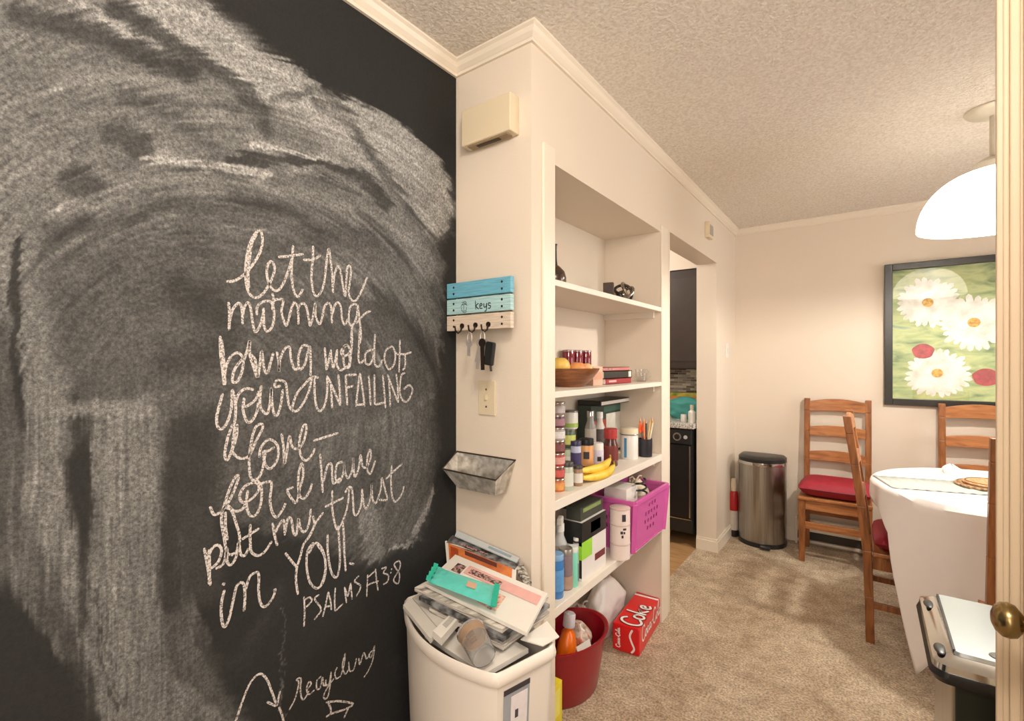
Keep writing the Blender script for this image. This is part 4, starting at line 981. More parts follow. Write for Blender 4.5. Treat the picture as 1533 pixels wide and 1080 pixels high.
# pencil cup
x,y=pos(966,-.905)
t=thing('pencil_cup','black pencil cup full of pens at the far end of the third shelf','cup',(x,y,z))
MB().lathe([(.0001,0),(.033,0),(.034,.003),(.035,.090),(.0325,.090),(.031,.006),(.0001,.005)],(x,y,z),28).build('cup_wall',G_('black_cup',(36,36,44),.35,var=.3,vscale=30),t,smooth=True)
pens=[(-.018,.000,.165,(232,110,60),'orange pencil leaning in the pencil cup'),(.000,-.012,.17,(236,130,84),'coral pencil in the middle of the pencil cup'),(.012,.010,.160,(220,196,150),'cream pencil at the far side of the pencil cup'),(.014,.022,.168,(196,150,60),'ochre pencil leaning out of the pencil cup'),(-.004,.016,.15,(90,80,60),'dark brown pencil in the pencil cup'),(.02,.014,.155,(230,220,190),'ivory pen leaning out furthest from the pencil cup')]
for i,(dx,dy,L,c,l) in enumerate(pens):
    b0=V((x+dx*.3,y+dy*.3,z+.008)); b1=V((x+dx*1.6,y+dy*1.9,z+L+.03)); d=(b1-b0)
    p=thing('pencil',l,'pencil',b0,group='pencils in the pencil cup')
    MB().tube([b0,b0+d*.9],.0046,6).build('barrel',G_('pencil_%d'%i,c,.4,var=.08),p)
    MB().tube([b0+d*.9,b1],.0046,6,r2=.0008).build('tip',G_('pencil_tip',(214,176,130),.6,var=.1),p)
t=thing('scissors','orange handled scissors standing in the pencil cup','scissors',(x-.01,y-.018,z+.01))
mb=MB(); mb.beam((x-.006,y-.010,z+.012),(x-.008,y-.020,z+.125),.010,.002); mb.build('blades',M_steel,t)
for s_ in (-1,1):
    cc=V((x-.010+.004*s_,y-.022+.011*s_,z+.145)); mb=MB(); mb.tube([cc+V((.0,.010*cos(u),.021*sin(u))) for u in [2*pi*i/18 for i in range(19)]],.004,7); mb.build('finger_loop',G_('orange_plastic',(234,92,40),.35,var=.05),t,smooth=True)
# bananas
yb0=at_x(871,CY,-.895).y; yb1=at_x(916,CY,-.905).y
M_ban=ramp_mat('banana_skin',[(.25,(196,150,40)),(.45,(232,190,60)),(.8,(240,206,84))],(1,1,1),'noise',16,.45)
for k,(dx,dz,l) in enumerate([(.016,.018,'banana at the front of the bunch on the third shelf'),(-.016,.020,'middle banana of the bunch on the third shelf'),(-.002,.044,'banana lying on top of the bunch on the third shelf')]):
    t=thing('banana',l,'banana',(-.905+dx,(yb0+yb1)/2,z+dz),group='bananas')
    L=yb1-yb0-.01; pts=[]
    for i in range(15):
        u=i/14; pts.append(V((-.895+dx+.022*sin(pi*u)-.012,yb0+L*u,z+dz-.003+.010*(2*u-1)**2)))
    MB().tube(pts,lambda u:.0185*(max(.06,min(1,sin(pi*min(1,max(0,.06+u*.90)))**.55))),9).build('fruit_skin',M_ban,t,smooth=True)
    MB().tube([pts[-1],pts[-1]+V((-.004,.012,.006)),pts[-1]+V((-.010,.022,.012))],.0042,7).build('stem',G_('banana_stem',(150,130,50),.5,var=.2),t)

# ---- fourth shelf: purple basket, canister, pod carton, bottles
z=SZ[3]
bx0,bx1,by0,by1,bh=-1.03,-.815,1.995,2.42,.222
t=thing('purple_basket','purple plastic storage basket jutting out of the fourth shelf','basket',((bx0+bx1)/2,(by0+by1)/2,z))
M_pur=pm('purple_plastic',S(200,90,158),.35,var=.06,vscale=10)
def wall_holes(u0,u1,v0,v1,holes,mk,th):
    """vertical wall with diamond holes cut out, as a grid of cells"""
    nu,nv=22,12; mb=MB(); full=[[True]*nv for _ in range(nu)]
    for (i,j) in holes:
        if 0<=i<nu and 0<=j<nv: full[i][j]=False
    for i in range(nu):
        for j in range(nv):
            if not full[i][j]: continue
            a0=u0+(u1-u0)*i/nu;a1=u0+(u1-u0)*(i+1)/nu;b0=v0+(v1-v0)*j/nv;b1=v0+(v1-v0)*(j+1)/nv
            P=[mk(a0,b0,0),mk(a1,b0,0),mk(a1,b0,th),mk(a0,b0,th),mk(a0,b1,0),mk(a1,b1,0),mk(a1,b1,th),mk(a0,b1,th)]
            mb.hexa(P)
    return mb
hol=[(i,j) for i in range(7,16,2) for j in (3,5,7,9) if abs(i-11)+abs(j-6)*1.4<6.5]
tp=lambda v:.018*(v/bh)    # walls flare upwards
wall_holes(by0+.012,by1-.012,0,bh,hol,lambda u,v,w_:(bx1-.018+tp(v)-w_,u,z+.002+v),.004).build('long_side',M_pur,t)
wall_holes(by0+.012,by1-.012,0,bh,hol,lambda u,v,w_:(bx0+.018-tp(v)+w_,u,z+.002+v),.004).build('long_side',M_pur,t)
wall_holes(bx0+.012,bx1-.012,0,bh,hol,lambda u,v,w_:(u,by0+.018-tp(v)+w_,z+.002+v),.004).build('short_side',M_pur,t)
wall_holes(bx0+.012,bx1-.012,0,bh,hol,lambda u,v,w_:(u,by1-.018+tp(v)-w_,z+.002+v),.004).build('short_side',M_pur,t)
MB().box((bx0+.014,by0+.014,z),(bx1-.014,by1-.014,z+.005)).build('base',M_pur,t)
mb=MB()
for a,b in (((bx0,by0),(bx1,by0)),((bx1,by0),(bx1,by1)),((bx1,by1),(bx0,by1)),((bx0,by1),(bx0,by0))):
    mb.beam((*a,z+bh),(*b,z+bh),.016,.022)
mb.build('rim',M_pur,t,bevel=.003)
mb=MB()
for px_,py_ in ((bx0,by0),(bx1,by0),(bx1,by1),(bx0,by1)):
    sx_=1 if px_==bx0 else -1; sy_=1 if py_==by0 else -1
    MB().beam((px_+sx_*.018,py_+sy_*.018,z),(px_+sx_*.002,py_+sy_*.002,z+bh),.022,.022).build('corner_post',M_pur,t,bevel=.003)
# in the basket
carton('tissue_carton','white tissue carton at the near end of the purple basket','box',-.985,-.875,2.045,2.175,z+.136,.13,M_paper,[('pink_print','-y',.1,.9,.05,.2,M_pinkp)])
carton('packet','brown snack carton standing low inside the purple basket','box',-.99,-.865,2.04,2.36,z+.008,.126,G_('kraft_card',(150,112,84),.7,var=.1))
def bag(name,label,cat,c,sx_,sy_,sz_,mat,seed=1,knot=True,top=.5):
    t=thing(name,label,cat,c); rnd=random.Random(seed); c=V(c); mb=MB(); n=44; m=22; vs=[]
    ph=[rnd.random()*6 for _ in range(5)]
    for j in range(m+1):
        v=j/m; k=(1-.72*max(0,(v-top)/(1-top))**1.2)*(.86+.14*min(1,v*6))
        for i in range(n):
            a=2*pi*i/n; w_=1+.10*sin(3*a+ph[0]+v*3)+.06*abs(sin(4*a+ph[1]-v*4))*(.4+v)+.05*abs(sin(6.0*a+ph[2]+v*7))-.05*abs(sin(5*v*2+ph[3]+2*a))-.04*abs(sin(9*v+ph[4]-3*a))
            e=(abs(cos(a))**3+abs(sin(a))**3)**(-1/3)
            vs.append(c+V((cos(a)*e*sx_/2*k*w_,sin(a)*e*sy_/2*k*w_,sz_*v)))
    fs=[(j*n+i,j*n+(i+1)%n,(j+1)*n+(i+1)%n,(j+1)*n+i) for j in range(m) for i in range(n)]
    fs.append(tuple(range(n-1,-1,-1))); fs.append(tuple(m*n+i for i in range(n)))
    mb.add(vs,fs); mb.build('film',mat,t,smooth=True)
    if knot:
        mb=MB(); q=c+V((0,0,sz_))
        for s_ in (-1,1): mb.tube([q-V((0,0,.01)),q+V((.010*s_,.018*s_,.014)),q+V((.014*s_,.042*s_,.010)),q+V((.006*s_,.056*s_,-.006))],.006,7,r2=.003)
        mb.build('tied_handles',mat,t,smooth=True)
    return t
M_film=pm('white_bag_film',S(226,218,212),.35,var=.08,vscale=14,bump=.25,bscale=25)
bag('plastic_bag','beige tied plastic bag at the far end of the purple basket','bag',(-.93,2.285,z+.136),.13,.14,.125,G_('beige_film',(206,190,164),.4,var=.1,vscale=14,bump=.25,bscale=25),3)
t=thing('charger_cable','black coiled cable lying over the purple basket','cable',(-.90,2.2,z+.25))
mb=MB(); mb.tube([V((-.862+.022*cos(u*1.0)+.006*u/6,2.20+.030*sin(u)-.004*u,z+.215+.006*u)) for u in [i*.45 for i in range(32)]],.0045,7); mb.build('cord',M_black,t,smooth=True)
# pale pink canister with printing
x,y=-.862,1.945
t=thing('paper_canister','pale pink paper canister with grey printing in front of the purple basket','canister',(x,y,z))
M_pkcan=G_('pale_pink_card',(226,208,200),.5,var=.05)
MB().lathe([(.0001,0),(.043,0),(.043,.215),(.0405,.215),(.0405,.006),(.0001,.005)],(x,y,z),32).build('tube_wall',M_pkcan,t,smooth=True)
mb=MB()
for zz in (.210,.142,.06): mb.lathe([(.043,zz),(.0442,zz+.001),(.0442,zz+.006),(.043,zz+.007)],(x,y,z),32)
mb.build('bead',G_('bead_pink',(206,180,172),.5,var=.05),t,smooth=True)
mb=MB(); mb.open=True
for a0,a1,z0,z1 in ((-.95,-.55,.165,.195),(-.85,-.5,.128,.137),(-1.1,-.85,.112,.124),(-.8,-.62,.112,.122),(-1.0,-.8,.095,.107)):
    vs=[]
    for i in range(5):
        a=a0+(a1-a0)*i/4
        for zz in (z0,z1): vs.append((x+.0436*cos(a),y+.0436*sin(a),z+zz))
    mb.add(vs,[(2*i,2*i+2,2*i+3,2*i+1) for i in range(4)])
mb.build('printed_marks',M_mark,t)
# coffee pod carton with green tag
xp=-.880
y0=at_x(871,CY,xp).y; y1=at_x(909,CY,xp).y-.012
M_podw=G_('carton_white2',(220,214,208),.5,var=.05); M_lime=G_('lime_green',(150,206,58),.5,var=.08)
carton('coffee_carton','black and white coffee carton with a lime green tag on the fourth shelf','box',-.96,xp,y0,y1,z,.225,M_podw,
 [('black_top','+x',0,1,.66,1,M_black),('black_top','-y',0,1,.60,1,M_black),('lime_tag','+x',0,.40,.36,.66,M_lime),('lime_tag','-y',.72,1,.36,.66,M_lime),('red_mark','+x',.52,.95,.20,.32,G_('maroon_mark',(110,36,46),.5,var=.2)),('cup_print','+x',.35,.75,.74,.93,G_('khaki_print',(196,188,130),.5,var=.3,vscale=60)),('dark_strip','-y',.86,1,.05,.36,M_dark)])
carton('tea_carton','dark carton lying across the top of the coffee carton','box',-.955,-.89,y0+.01,y1-.01,z+.226,.05,G_('dark_tea',(56,58,50),.5,var=.3,vscale=30),[('green_edge','+x',.1,.9,.6,.9,G_('olive_print',(130,150,84),.5,var=.3,vscale=40))])
# bottles at the near end
jar('mouthwash_bottle','blue bottle at the near end of the fourth shelf','bottle',833,-.900,z,.155,.026,pm('blue_bottle',S(56,120,184),.2,coat=.4,var=.2,vscale=30),G_('blue_cap',(120,160,200),.4,var=.1),.02,G_('blue_label',(90,150,205),.5,var=.3,vscale=60))
jar('soap_bottle','mauve grey pump bottle next to the blue bottle on the fourth shelf','bottle',847,-.905,z,.150,.026,G_('mauve_bottle',(130,112,116),.3,var=.25,vscale=40),G_('grey_collar',(150,142,130),.3,metal=.4,var=.2),.022,G_('tan_label',(170,140,120),.5,var=.25,vscale=50),lab_r=(.05,.4))
jar('shampoo_tube','mint green tube standing next to the mauve pump bottle','tube',858,-.892,z,.150,.0185,G_('mint_plastic',(128,206,182),.35,var=.08),G_('mint_cap',(210,214,206),.4,var=.1),.02,None)
jar('dark_tube','slim dark tube beside the mint green tube','tube',863.5,-.905,z,.165,.013,G_('charcoal_tube',(58,56,58),.35,var=.15),M_white,.012,G_('white_stripe',(214,210,206),.5,var=.05),lab_r=(.45,.95))
xx,yy=pos(838,-.95)
t=jar('spray_bottle','tall clear spray bottle with a white trigger behind the blue bottle','bottle',838,-.95,z,.225,.027,G_('smoky_clear',(190,190,188),.15,var=.1),M_white,.03,G_('silver_label',(170,168,164),.4,var=.25,vscale=60),neck=.016)
MB().obox((xx+.005,yy-.006,z+.237),(.022,.05,.026),.4).build('trigger_head',M_white,t,bevel=.005)
MB().tube([(xx,yy-.02,z+.232),(xx+.004,yy-.026,z+.215),(xx+.002,yy-.022,z+.198)],.005,8).build('trigger',G_('grey_trigger',(150,150,150),.4,var=.05),t,smooth=True)
jar('dark_bottle','black and white bottle behind the spray bottle on the fourth shelf','bottle',850,-1.08,z,.29,.036,G_('black_bottle',(40,40,40),.3,var=.2),M_white,.03,G_('bw_label',(190,184,176),.5,var=.5,vscale=50),neck=.02)
jar('dark_bottle','brown glass bottle between the spray bottle and the coffee carton','bottle',866,-1.115,z,.275,.036,G_('brown_bottle',(84,66,54),.25,var=.3),G_('bronze_cap',(140,116,90),.3,metal=.6,var=.2),.03,G_('beige_label',(196,180,160),.5,var=.3,vscale=50),neck=.02)

# ---- floor of the alcove: red tub, soda carton, bags, yellow box
tc_=V((-1.005,1.735,0)); TH=.235
t=thing('red_tub','dark red oval plastic tub on the carpet under the shelves','tub',tc_,radians(-8))
M_tub=pm('red_tub_plastic',S(142,16,30),.3,var=.08,vscale=10,coat=.2)
def oval(ax_,ay_,n=44): return [(ax_*cos(2*pi*i/n),ay_*sin(2*pi*i/n)) for i in range(n)]
mb=MB(); prof=[(.74,0),(.76,.004),(.88,.12),(.97,.225),(1.04,.230),(1.045,.238),(1.0,.240),(.945,.234),(.855,.12),(.735,.008)]
mb.ring([oval(.142*k,.205*k) for k,zz in prof],[zz for k,zz in prof]); mb.build('tub_wall',M_tub,t,smooth=True,world=False)
# orange detergent bottle in the tub
xo,yo=-.990,1.682
t=thing('detergent_bottle','orange detergent bottle with a white cap standing in the red tub','bottle',(xo,yo,.012),radians(20),rot=(radians(-5),radians(4),radians(20)))
M_or=pm('orange_bottle',S(232,110,16),.3,var=.05)
mb=MB(); pr=[(.8,0),(1,.006),(1,.13),(.92,.19),(.62,.235),(.36,.25),(.36,.262)]
mb.ring([[(x_*k,y_*k) for x_,y_ in d_outline(.084,.10,0,28,3)] for k,zz in pr],[zz for k,zz in pr]); mb.build('bottle_body',M_or,t,smooth=True,world=False)
MB().lathe([(.0001,.262),(.024,.262),(.025,.265),(.024,.31),(.020,.315),(.0001,.316)],(0,0,0),24).build('cap',G_('white_cap',(214,208,214),.35,var=.05),t,smooth=True,world=False)
MB().box((-.028,-.0565,.05),(.028,-.0545,.12)).build('label_panel',G_('purple_label',(96,66,96),.4,var=.5,vscale=50),t,world=False)
bag('snack_bag','clear snack bag with orange printing inside the red tub','bag',(-1.0,1.822,.03),.12,.10,.205,ramp_mat('snack_film',[(.35,(150,120,100)),(.5,(226,206,190)),(.6,(206,110,60)),(.75,(232,222,214))],(1,1,1),'noise',22,.25),8,False,.75)
q=[V((-.925,1.690,.17)),V((-.905,1.765,.18)),V((-.925,1.785,.205)),V((-.945,1.71,.20))]
mail('paper_slip','folded white paper slip tucked in the front of the red tub','paper',q,.004,M_paper)
#bag('rag','dark red cloth rag in the near end of the red tub','rag',(-1.04,1.66,.03),.12,.11,.17,M_redcloth,11,False,.6)
# yellow carton
carton('yellow_carton','yellow carton on the carpet beside the near end of the red tub','box',-1.08,-.885,1.41,1.495,0,.205,G_('yellow_card',(226,206,52),.45,var=.08,vscale=14),[('pale_panel','+x',.1,.8,.45,.9,G_('pale_yellow',(234,222,110),.5,var=.1)),('olive_print','+x',.2,.7,.15,.35,G_('olive_ink',(150,140,50),.5,var=.3,vscale=60))])
# soda carton with script lettering
t=thing('soda_carton','red twelve-pack soda carton with white script lettering on the carpet','carton',(-.918,2.30,0),radians(4.5))
a,b,hh=.064,.20,.125
M_soda=pm('soda_red',S(214,22,26),.3,var=.05,vscale=14,coat=.2)
mb=MB(); mb.box((-a,-b,0),(a,b,hh)); mb.build('carton',M_soda,t,world=False,bevel=.006)
M_wink=G_('white_ink',(240,236,230),.4,var=.02)
# script strokes in a 0..100 x 0..34 box
script=[[(16,24),(12,29),(6,27),(3,18),(5,9),(11,6),(17,10),(20,15)],[(20,15),(24,17),(27,13),(25,8),(21,8),(20,13),(24,17),(29,14)],[(36,16),(32,17),(30,12),(32,8),(37,10),(40,13)],[(47,16),(43,17),(40,12),(42,8),(46,11),(48,17),(47,10),(50,8),(54,12)],[(54,15),(60,16)],
 [(76,25),(71,30),(65,27),(62,18),(64,9),(70,6),(75,10),(78,15)],[(79,15),(83,17),(86,13),(84,8),(80,8),(79,13),(83,17),(87,14)],[(87,12),(91,22),(93,29),(91,31),(89,22),(90,10),(93,8),(96,11)],[(102,16),(98,17),(95,12),(97,8),(101,11),(103,17),(102,10),(105,8),(108,11)]]
def lettering(O,U,Vv,N,scale,w,strokes,name,mat):
    mb=MB(); mb.open=True
    for k,s_ in enumerate(strokes): mb.ribbon([(p[0]*scale,p[1]*scale) for p in s_],w,O,U,Vv,N,.0012+k*.00003)
    return mb.build(name,mat,t,world=False)
lettering(V((a,-b+.03,.030)),V((0,1,0)),V((0,0,1)),V((1,0,0)),.0031,.0085,script,'script_lettering',M_wink)
# end: upright lettering and the ribbon swoosh
lettering(V((-.022,-b,.016)),V((0,0,1)),V((-1,0,0)),V((0,-1,0)),.00086,.0042,script,'script_lettering',M_wink)
lettering(V((.034,-b,.008)),V((0,0,1)),V((-1,0,0)),V((0,-1,0)),.001,.009,[[(0,8),(22,-6),(50,6),(78,14),(108,2)]],'ribbon_stripe',M_wink)
# top: big lettering on a dark panel
coke=[[(20,28),(14,34),(6,31),(2,20),(5,9),(12,6),(20,11)],[(30,20),(24,20),(22,12),(26,7),(32,10),(32,18),(28,20)],[(38,36),(37,20),(38,7)],[(38,14),(48,20),(42,14),(50,7)],[(54,13),(61,16),(60,21),(55,19),(54,12),(58,7),(65,10)]]
mb=MB().box((-.058,-.15,hh),(.058,.10,hh+.0008)); 
lettering(V((.020,-.185,hh)),V((0,1,0)),V((-1,0,0)),V((0,0,1)),.0034,.022,[[(p[0],p[1]-17) for p in s_] for s_ in coke],'letter_outline',G_('dark_red_ink',(120,12,18),.4,var=.05))
mb=MB(); mb.open=True
for k,s_ in enumerate(coke): mb.ribbon([(p[0]*.0034,(p[1]-17)*.0034) for p in s_],.012,V((.020,-.185,hh)),V((0,1,0)),V((-1,0,0)),V((0,0,1)),.0022+k*.00003)
mb.build('script_lettering',M_wink,t,world=False)
MB().box((-.062,.12,hh),(.062,.135,hh+.0008)).build('white_band',M_wink,t,world=False)
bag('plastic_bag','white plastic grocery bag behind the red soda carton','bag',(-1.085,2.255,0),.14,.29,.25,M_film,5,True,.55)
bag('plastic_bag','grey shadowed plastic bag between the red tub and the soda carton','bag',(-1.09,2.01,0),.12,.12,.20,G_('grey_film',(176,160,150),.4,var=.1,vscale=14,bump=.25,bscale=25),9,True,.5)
# ------------------------------------------------------------------ dining chairs
M_wood2=ramp_mat('oak_wood_rail',[(.25,(124,74,38)),(.5,(164,104,58)),(.75,(186,126,76))],(1.2,9,9),'noise',6,.35,0.05,dist=.6)
def chair(name,label,loc,rz,lean=.03):
    """ladder-back chair, faces local -y, origin on the floor under the seat"""
    t=thing(name,label,'chair',loc,rz,'ladder-back dining chairs')
    w,d,sh,th=.40,.36,.44,1.085
    def post(sx_):
        mb=MB(); x=sx_*(w/2-.018)
        P=[(0,d/2-.025),(.22,d/2-.020),(sh,d/2-.012)]+[(z_,d/2-.012+lean*((z_-sh)/(th-sh))**1.15) for z_ in (.65,.85,1.0,th)]
        for (z0,y0),(z1,y1) in zip(P[:-1],P[1:]):
            a0=.036 if z0<.5 else .034; 
            mb.hexa([(x-.018,y0-a0/2,z0),(x+.018,y0-a0/2,z0),(x+.018,y0+a0/2,z0),(x-.018,y0+a0/2,z0),(x-.018,y1-.017,z1),(x+.018,y1-.017,z1),(x+.018,y1+.017,z1),(x-.018,y1+.017,z1)])
        return mb
    yb=lambda z: (d/2-.012) + lean*(max(0,z-sh)/(th-sh))**1.15
    for s_ in (-1,1):
        post(s_).build('rear_post',M_wood,t,world=False,bevel=.003)
        MB().hexa([(s_*(w/2-.018)-.017,-d/2,0),(s_*(w/2-.018)+.017,-d/2,0),(s_*(w/2-.018)+.017,-d/2+.034,0),(s_*(w/2-.018)-.017,-d/2+.034,0),
                   (s_*(w/2-.018)-.021,-d/2-.002,sh-.02),(s_*(w/2-.018)+.021,-d/2-.002,sh-.02),(s_*(w/2-.018)+.021,-d/2+.04,sh-.02),(s_*(w/2-.018)-.021,-d/2+.04,sh-.02)]).build('front_leg',M_wood,t,world=False,bevel=.003)
    for z0,z1,arch in ((.995,1.065,.022),(.815,.880,.014),(.635,.700,.014)):
        mb=MB(); n=10; vs=[]
        for i in range(n+1):
            u=i/n; x=-w/2+.034+(w-.068)*u; bow=.008*sin(pi*u); a_=arch*sin(pi*u)
            for z_,dy in ((z0+.25*a_,0),(z0+.25*a_,.018),(z1+a_,.018),(z1+a_,0)):
                vs.append((x,yb(z_)-.012+bow+dy-.006,z_))
        fs=[]
        for i in range(n):
            for j in range(4): fs.append((i*4+j,i*4+(j+1)%4,(i+1)*4+(j+1)%4,(i+1)*4+j))
        fs+= [(3,2,1,0),tuple(n*4+j for j in range(4))]
        mb.add(vs,fs); mb.build('back_slat',M_wood2,t,world=False,bevel=.003)
    MB().box((-w/2-.005,-d/2-.012,sh-.020),(w/2+.005,d/2-.034,sh)).build('seat',M_wood2,t,world=False,bevel=.004)
    z0,z1=sh-.085,sh-.021
    MB().box((-w/2+.036,-d/2+.006,z0),(w/2-.036,-d/2+.026,z1)).build('seat_rail',M_wood2,t,world=False,bevel=.002)
    MB().box((-w/2+.036,d/2-.03,z0),(w/2-.036,d/2-.012,z1)).build('seat_rail',M_wood2,t,world=False,bevel=.002)
    for s_ in (-1,1):
        x=s_*(w/2-.018)
        MB().box((x-.010,-d/2+.036,z0),(x+.010,d/2-.034,z1)).build('seat_rail',M_wood,t,world=False,bevel=.002)
        MB().box((x-.009,-d/2+.03,.165),(x+.009,d/2-.036,.195)).build('stretcher',M_wood,t,world=False,bevel=.002)
    MB().box((-w/2+.034,-d/2+.008,.225),(w/2-.034,-d/2+.026,.270)).build('stretcher',M_wood2,t,world=False,bevel=.002)
    MB().box((-w/2+.034,d/2-.034,.245),(w/2-.034,d/2-.018,.280)).build('stretcher',M_wood2,t,world=False,bevel=.002)
    return t
def cushion(label,loc,rz,h=.085):
    t=thing('seat_cushion',label,'cushion',loc,rz,'red seat cushions')
    M_cu=pm('cushion_red',S(150,22,42),.6,var=.10,vscale=12,bump=.15,bscale=260)
    a,b=.208,.165; n=16; vs=[]; fs=[]
    for s_ in (1,-1):
        for i in range(n+1):
            for j in range(n+1):
                u,v=-1+2*i/n,-1+2*j/n
                k=(1-abs(u)**5)**.5*(1-abs(v)**5)**.5
                dim=.010*math.exp(-((u-.0)**2+(v)**2)*9)
                vs.append((a*u*(1-.03*v*v),b*v*(1-.03*u*u),h/2+s_*(h/2*k*.98+.0004)-(dim if s_>0 else 0)))
    N1=(n+1)**2
    for i in range(n):
        for j in range(n):
            q=i*(n+1)+j; fs.append((q,q+n+1,q+n+2,q+1)); fs.append(tuple(N1+x for x in (q+1,q+n+2,q+n+1,q)))
    MB().add(vs,fs).build('pad',M_cu,t,smooth=True,world=False)
    mb=MB(); pts=[]
    for k in range(49):
        an=2*pi*k/48; c,s_=cos(an),sin(an); r=(abs(c)**7+abs(s_)**7)**(-1/7); pts.append((a*.985*c*r,b*.985*s_*r,h/2))
    mb.tube(pts,.004,6); mb.build('piping',pm('piping_red',S(112,14,32),.6,var=.1),t,smooth=True,world=False)
    return t
CH1=(-.178,3.965); CH2=(.565,3.935); CH3=(.165,3.075); CH4=(.545,2.60)
chair('dining_chair','wooden ladder-back chair against the far wall beside the steel trash can',(*CH1,0),0)
cushion('red seat cushion on the chair beside the steel trash can',(CH1[0],CH1[1]-.03,.441),0,.115)
chair('dining_chair','wooden ladder-back chair against the far wall below the daisy picture',(*CH2,0),0)
cushion('red seat cushion on the chair below the daisy picture',(CH2[0],CH2[1]-.03,.441),0)
chair('dining_chair','wooden ladder-back chair seen side-on at the near left side of the table',(*CH3,0),radians(90),.08)
cushion('dark red cushion on the side-on chair, partly under the tablecloth',(CH3[0]+.02,CH3[1],.441),radians(90))
chair('dining_chair','dark wooden ladder-back chair with its back to the doorway, behind the black-fronted bin',(*CH4,0),radians(180),.08)

# ------------------------------------------------------------------ table, cloth and what lies on it
TC=Vector((.545,3.05,0)); TR=.53; TZ=.765
t=thing('dining_table','round dining table hidden under a white cloth','table',TC)
MB().lathe([(.0001,TZ-.028),(TR-.02,TZ-.028),(TR-.008,TZ-.02),(TR-.006,TZ-.006),(TR-.02,TZ-.001),(.0001,TZ-.001)],TC,56).build('tabletop',M_wood,t,smooth=True)
for k in range(4):
    a=radians(45+90*k); p=TC+V((.13*cos(a),.13*sin(a),0)); q=TC+V((.34*cos(a),.34*sin(a),0))
    MB().beam(p+V((0,0,.14)),q+V((0,0,.02)),.045,.06,w2=.04,d2=.035).build('leg',M_wood,t,bevel=.004)
MB().lathe([(.0001,.10),(.06,.10),(.07,.14),(.05,.24),(.04,.45),(.055,.66),(.09,TZ-.03),(.0001,TZ-.029)],TC,28).build('pedestal',M_wood,t,smooth=True)
# the cloth: square, hung off centre so one long corner reaches the carpet
keys=[(0,.22),(60,.26),(120,.18),(150,.15),(178,.10),(200,.12),(212,.20),(220,.44),(228,.745),(237,.60),(246,.46),(256,.34),(275,.30),(300,.34),(330,.25),(360,.22)]
def drop(deg):
    for (a0,d0),(a1,d1) in zip(keys[:-1],keys[1:]):
        if a0<=deg<=a1:
            u=(deg-a0)/(a1-a0); return d0*(1-u)+d1*u
    return .2
n=180; rows=22; vs=[]; fs=[]
cz=TZ+.004
vs.append((TC.x,TC.y,cz))
inner=[.2,.5,.8,.95]
for k in inner:
    for i in range(n): a=2*pi*i/n; vs.append((TC.x+TR*k*cos(a),TC.y+TR*k*sin(a),cz))
nin=len(inner)
for j in range(rows):
    for i in range(n):
        deg=360*i/n; a=2*pi*i/n; L=drop(deg); s_=(j/(rows-1))*L
        rb_=.018
        if s_<rb_*1.57: th=s_/rb_; r=TR-.012+rb_*sin(th); zz=cz-rb_*(1-cos(th))
        else:
            dd=s_-rb_*1.57; r=TR-.012+rb_; zz=cz-rb_-dd
            fold=.5+.5*sin(a*9+.6*sin(a*3)); corner=math.exp(-((deg-230)/20)**2)
            r+=dd*(.02+.16*(fold-.35)*min(1,dd/.15))*(1-.5*corner)+corner*dd*.06
            # pleat beside the corner
            r-= .10*dd*math.exp(-((deg-247)/6)**2)
        vs.append((TC.x+r*cos(a),TC.y+r*sin(a),max(zz,.012)))
for i in range(n): fs.append((0,1+i,1+(i+1)%n))
tot=nin+rows
for j in range(tot-1):
    for i in range(n):
        a=1+j*n+i; b=1+j*n+(i+1)%n; fs.append((a,a+n,b+n,b))
mb=MB(); mb.open=True; mb.add(vs,fs)
cl=mb.build('tablecloth',pm('white_linen',S(232,226,222),.85,var=.02,vscale=10,bump=.08,bscale=500),None,smooth=True)
sm=cl.modifiers.new('thickness','SOLIDIFY'); sm.thickness=.0015; sm.offset=0
tag(cl,'white tablecloth over the round table with one long corner reaching the carpet','tablecloth')
# pleated runner across the table
mb=MB(); mb.open=True; ra,rbn=at_z(1303,722,cz),at_z(1480,735,cz); dv=(rbn-ra); Ld=dv.length; dv.normalize(); nvv=V((-dv.y,dv.x,0))
vs=[]; nu=120
ctr=V((TC.x,TC.y,cz)); s0=(ra-ctr).dot(dv); off=(ra-ctr).dot(nvv)+.02
hw=.13; lim=math.sqrt(TR*TR-(abs(off)+hw)**2)-.005
for i in range(nu+1):
    u=-lim+2*lim*i/nu
    for j,vv in enumerate((-hw,-.035,.035,hw)):
        p=ctr+dv*u+nvv*(off+vv); vs.append(p+V((0,0,.0035+.0018*sin(i*1.3))))
mb.add(vs,[(4*i+j,4*(i+1)+j,4*(i+1)+j+1,4*i+j+1) for i in range(nu) for j in range(3)])
o=mb.build('table_runner',pm('lace_white',S(192,198,192),.9,var=.10,vscale=60,bump=.3,bscale=260),None,smooth=True)
sm=o.modifiers.new('thickness','SOLIDIFY'); sm.thickness=.0012; sm.offset=1
tag(o,'pale pleated table runner lying across the white tablecloth','table runner')
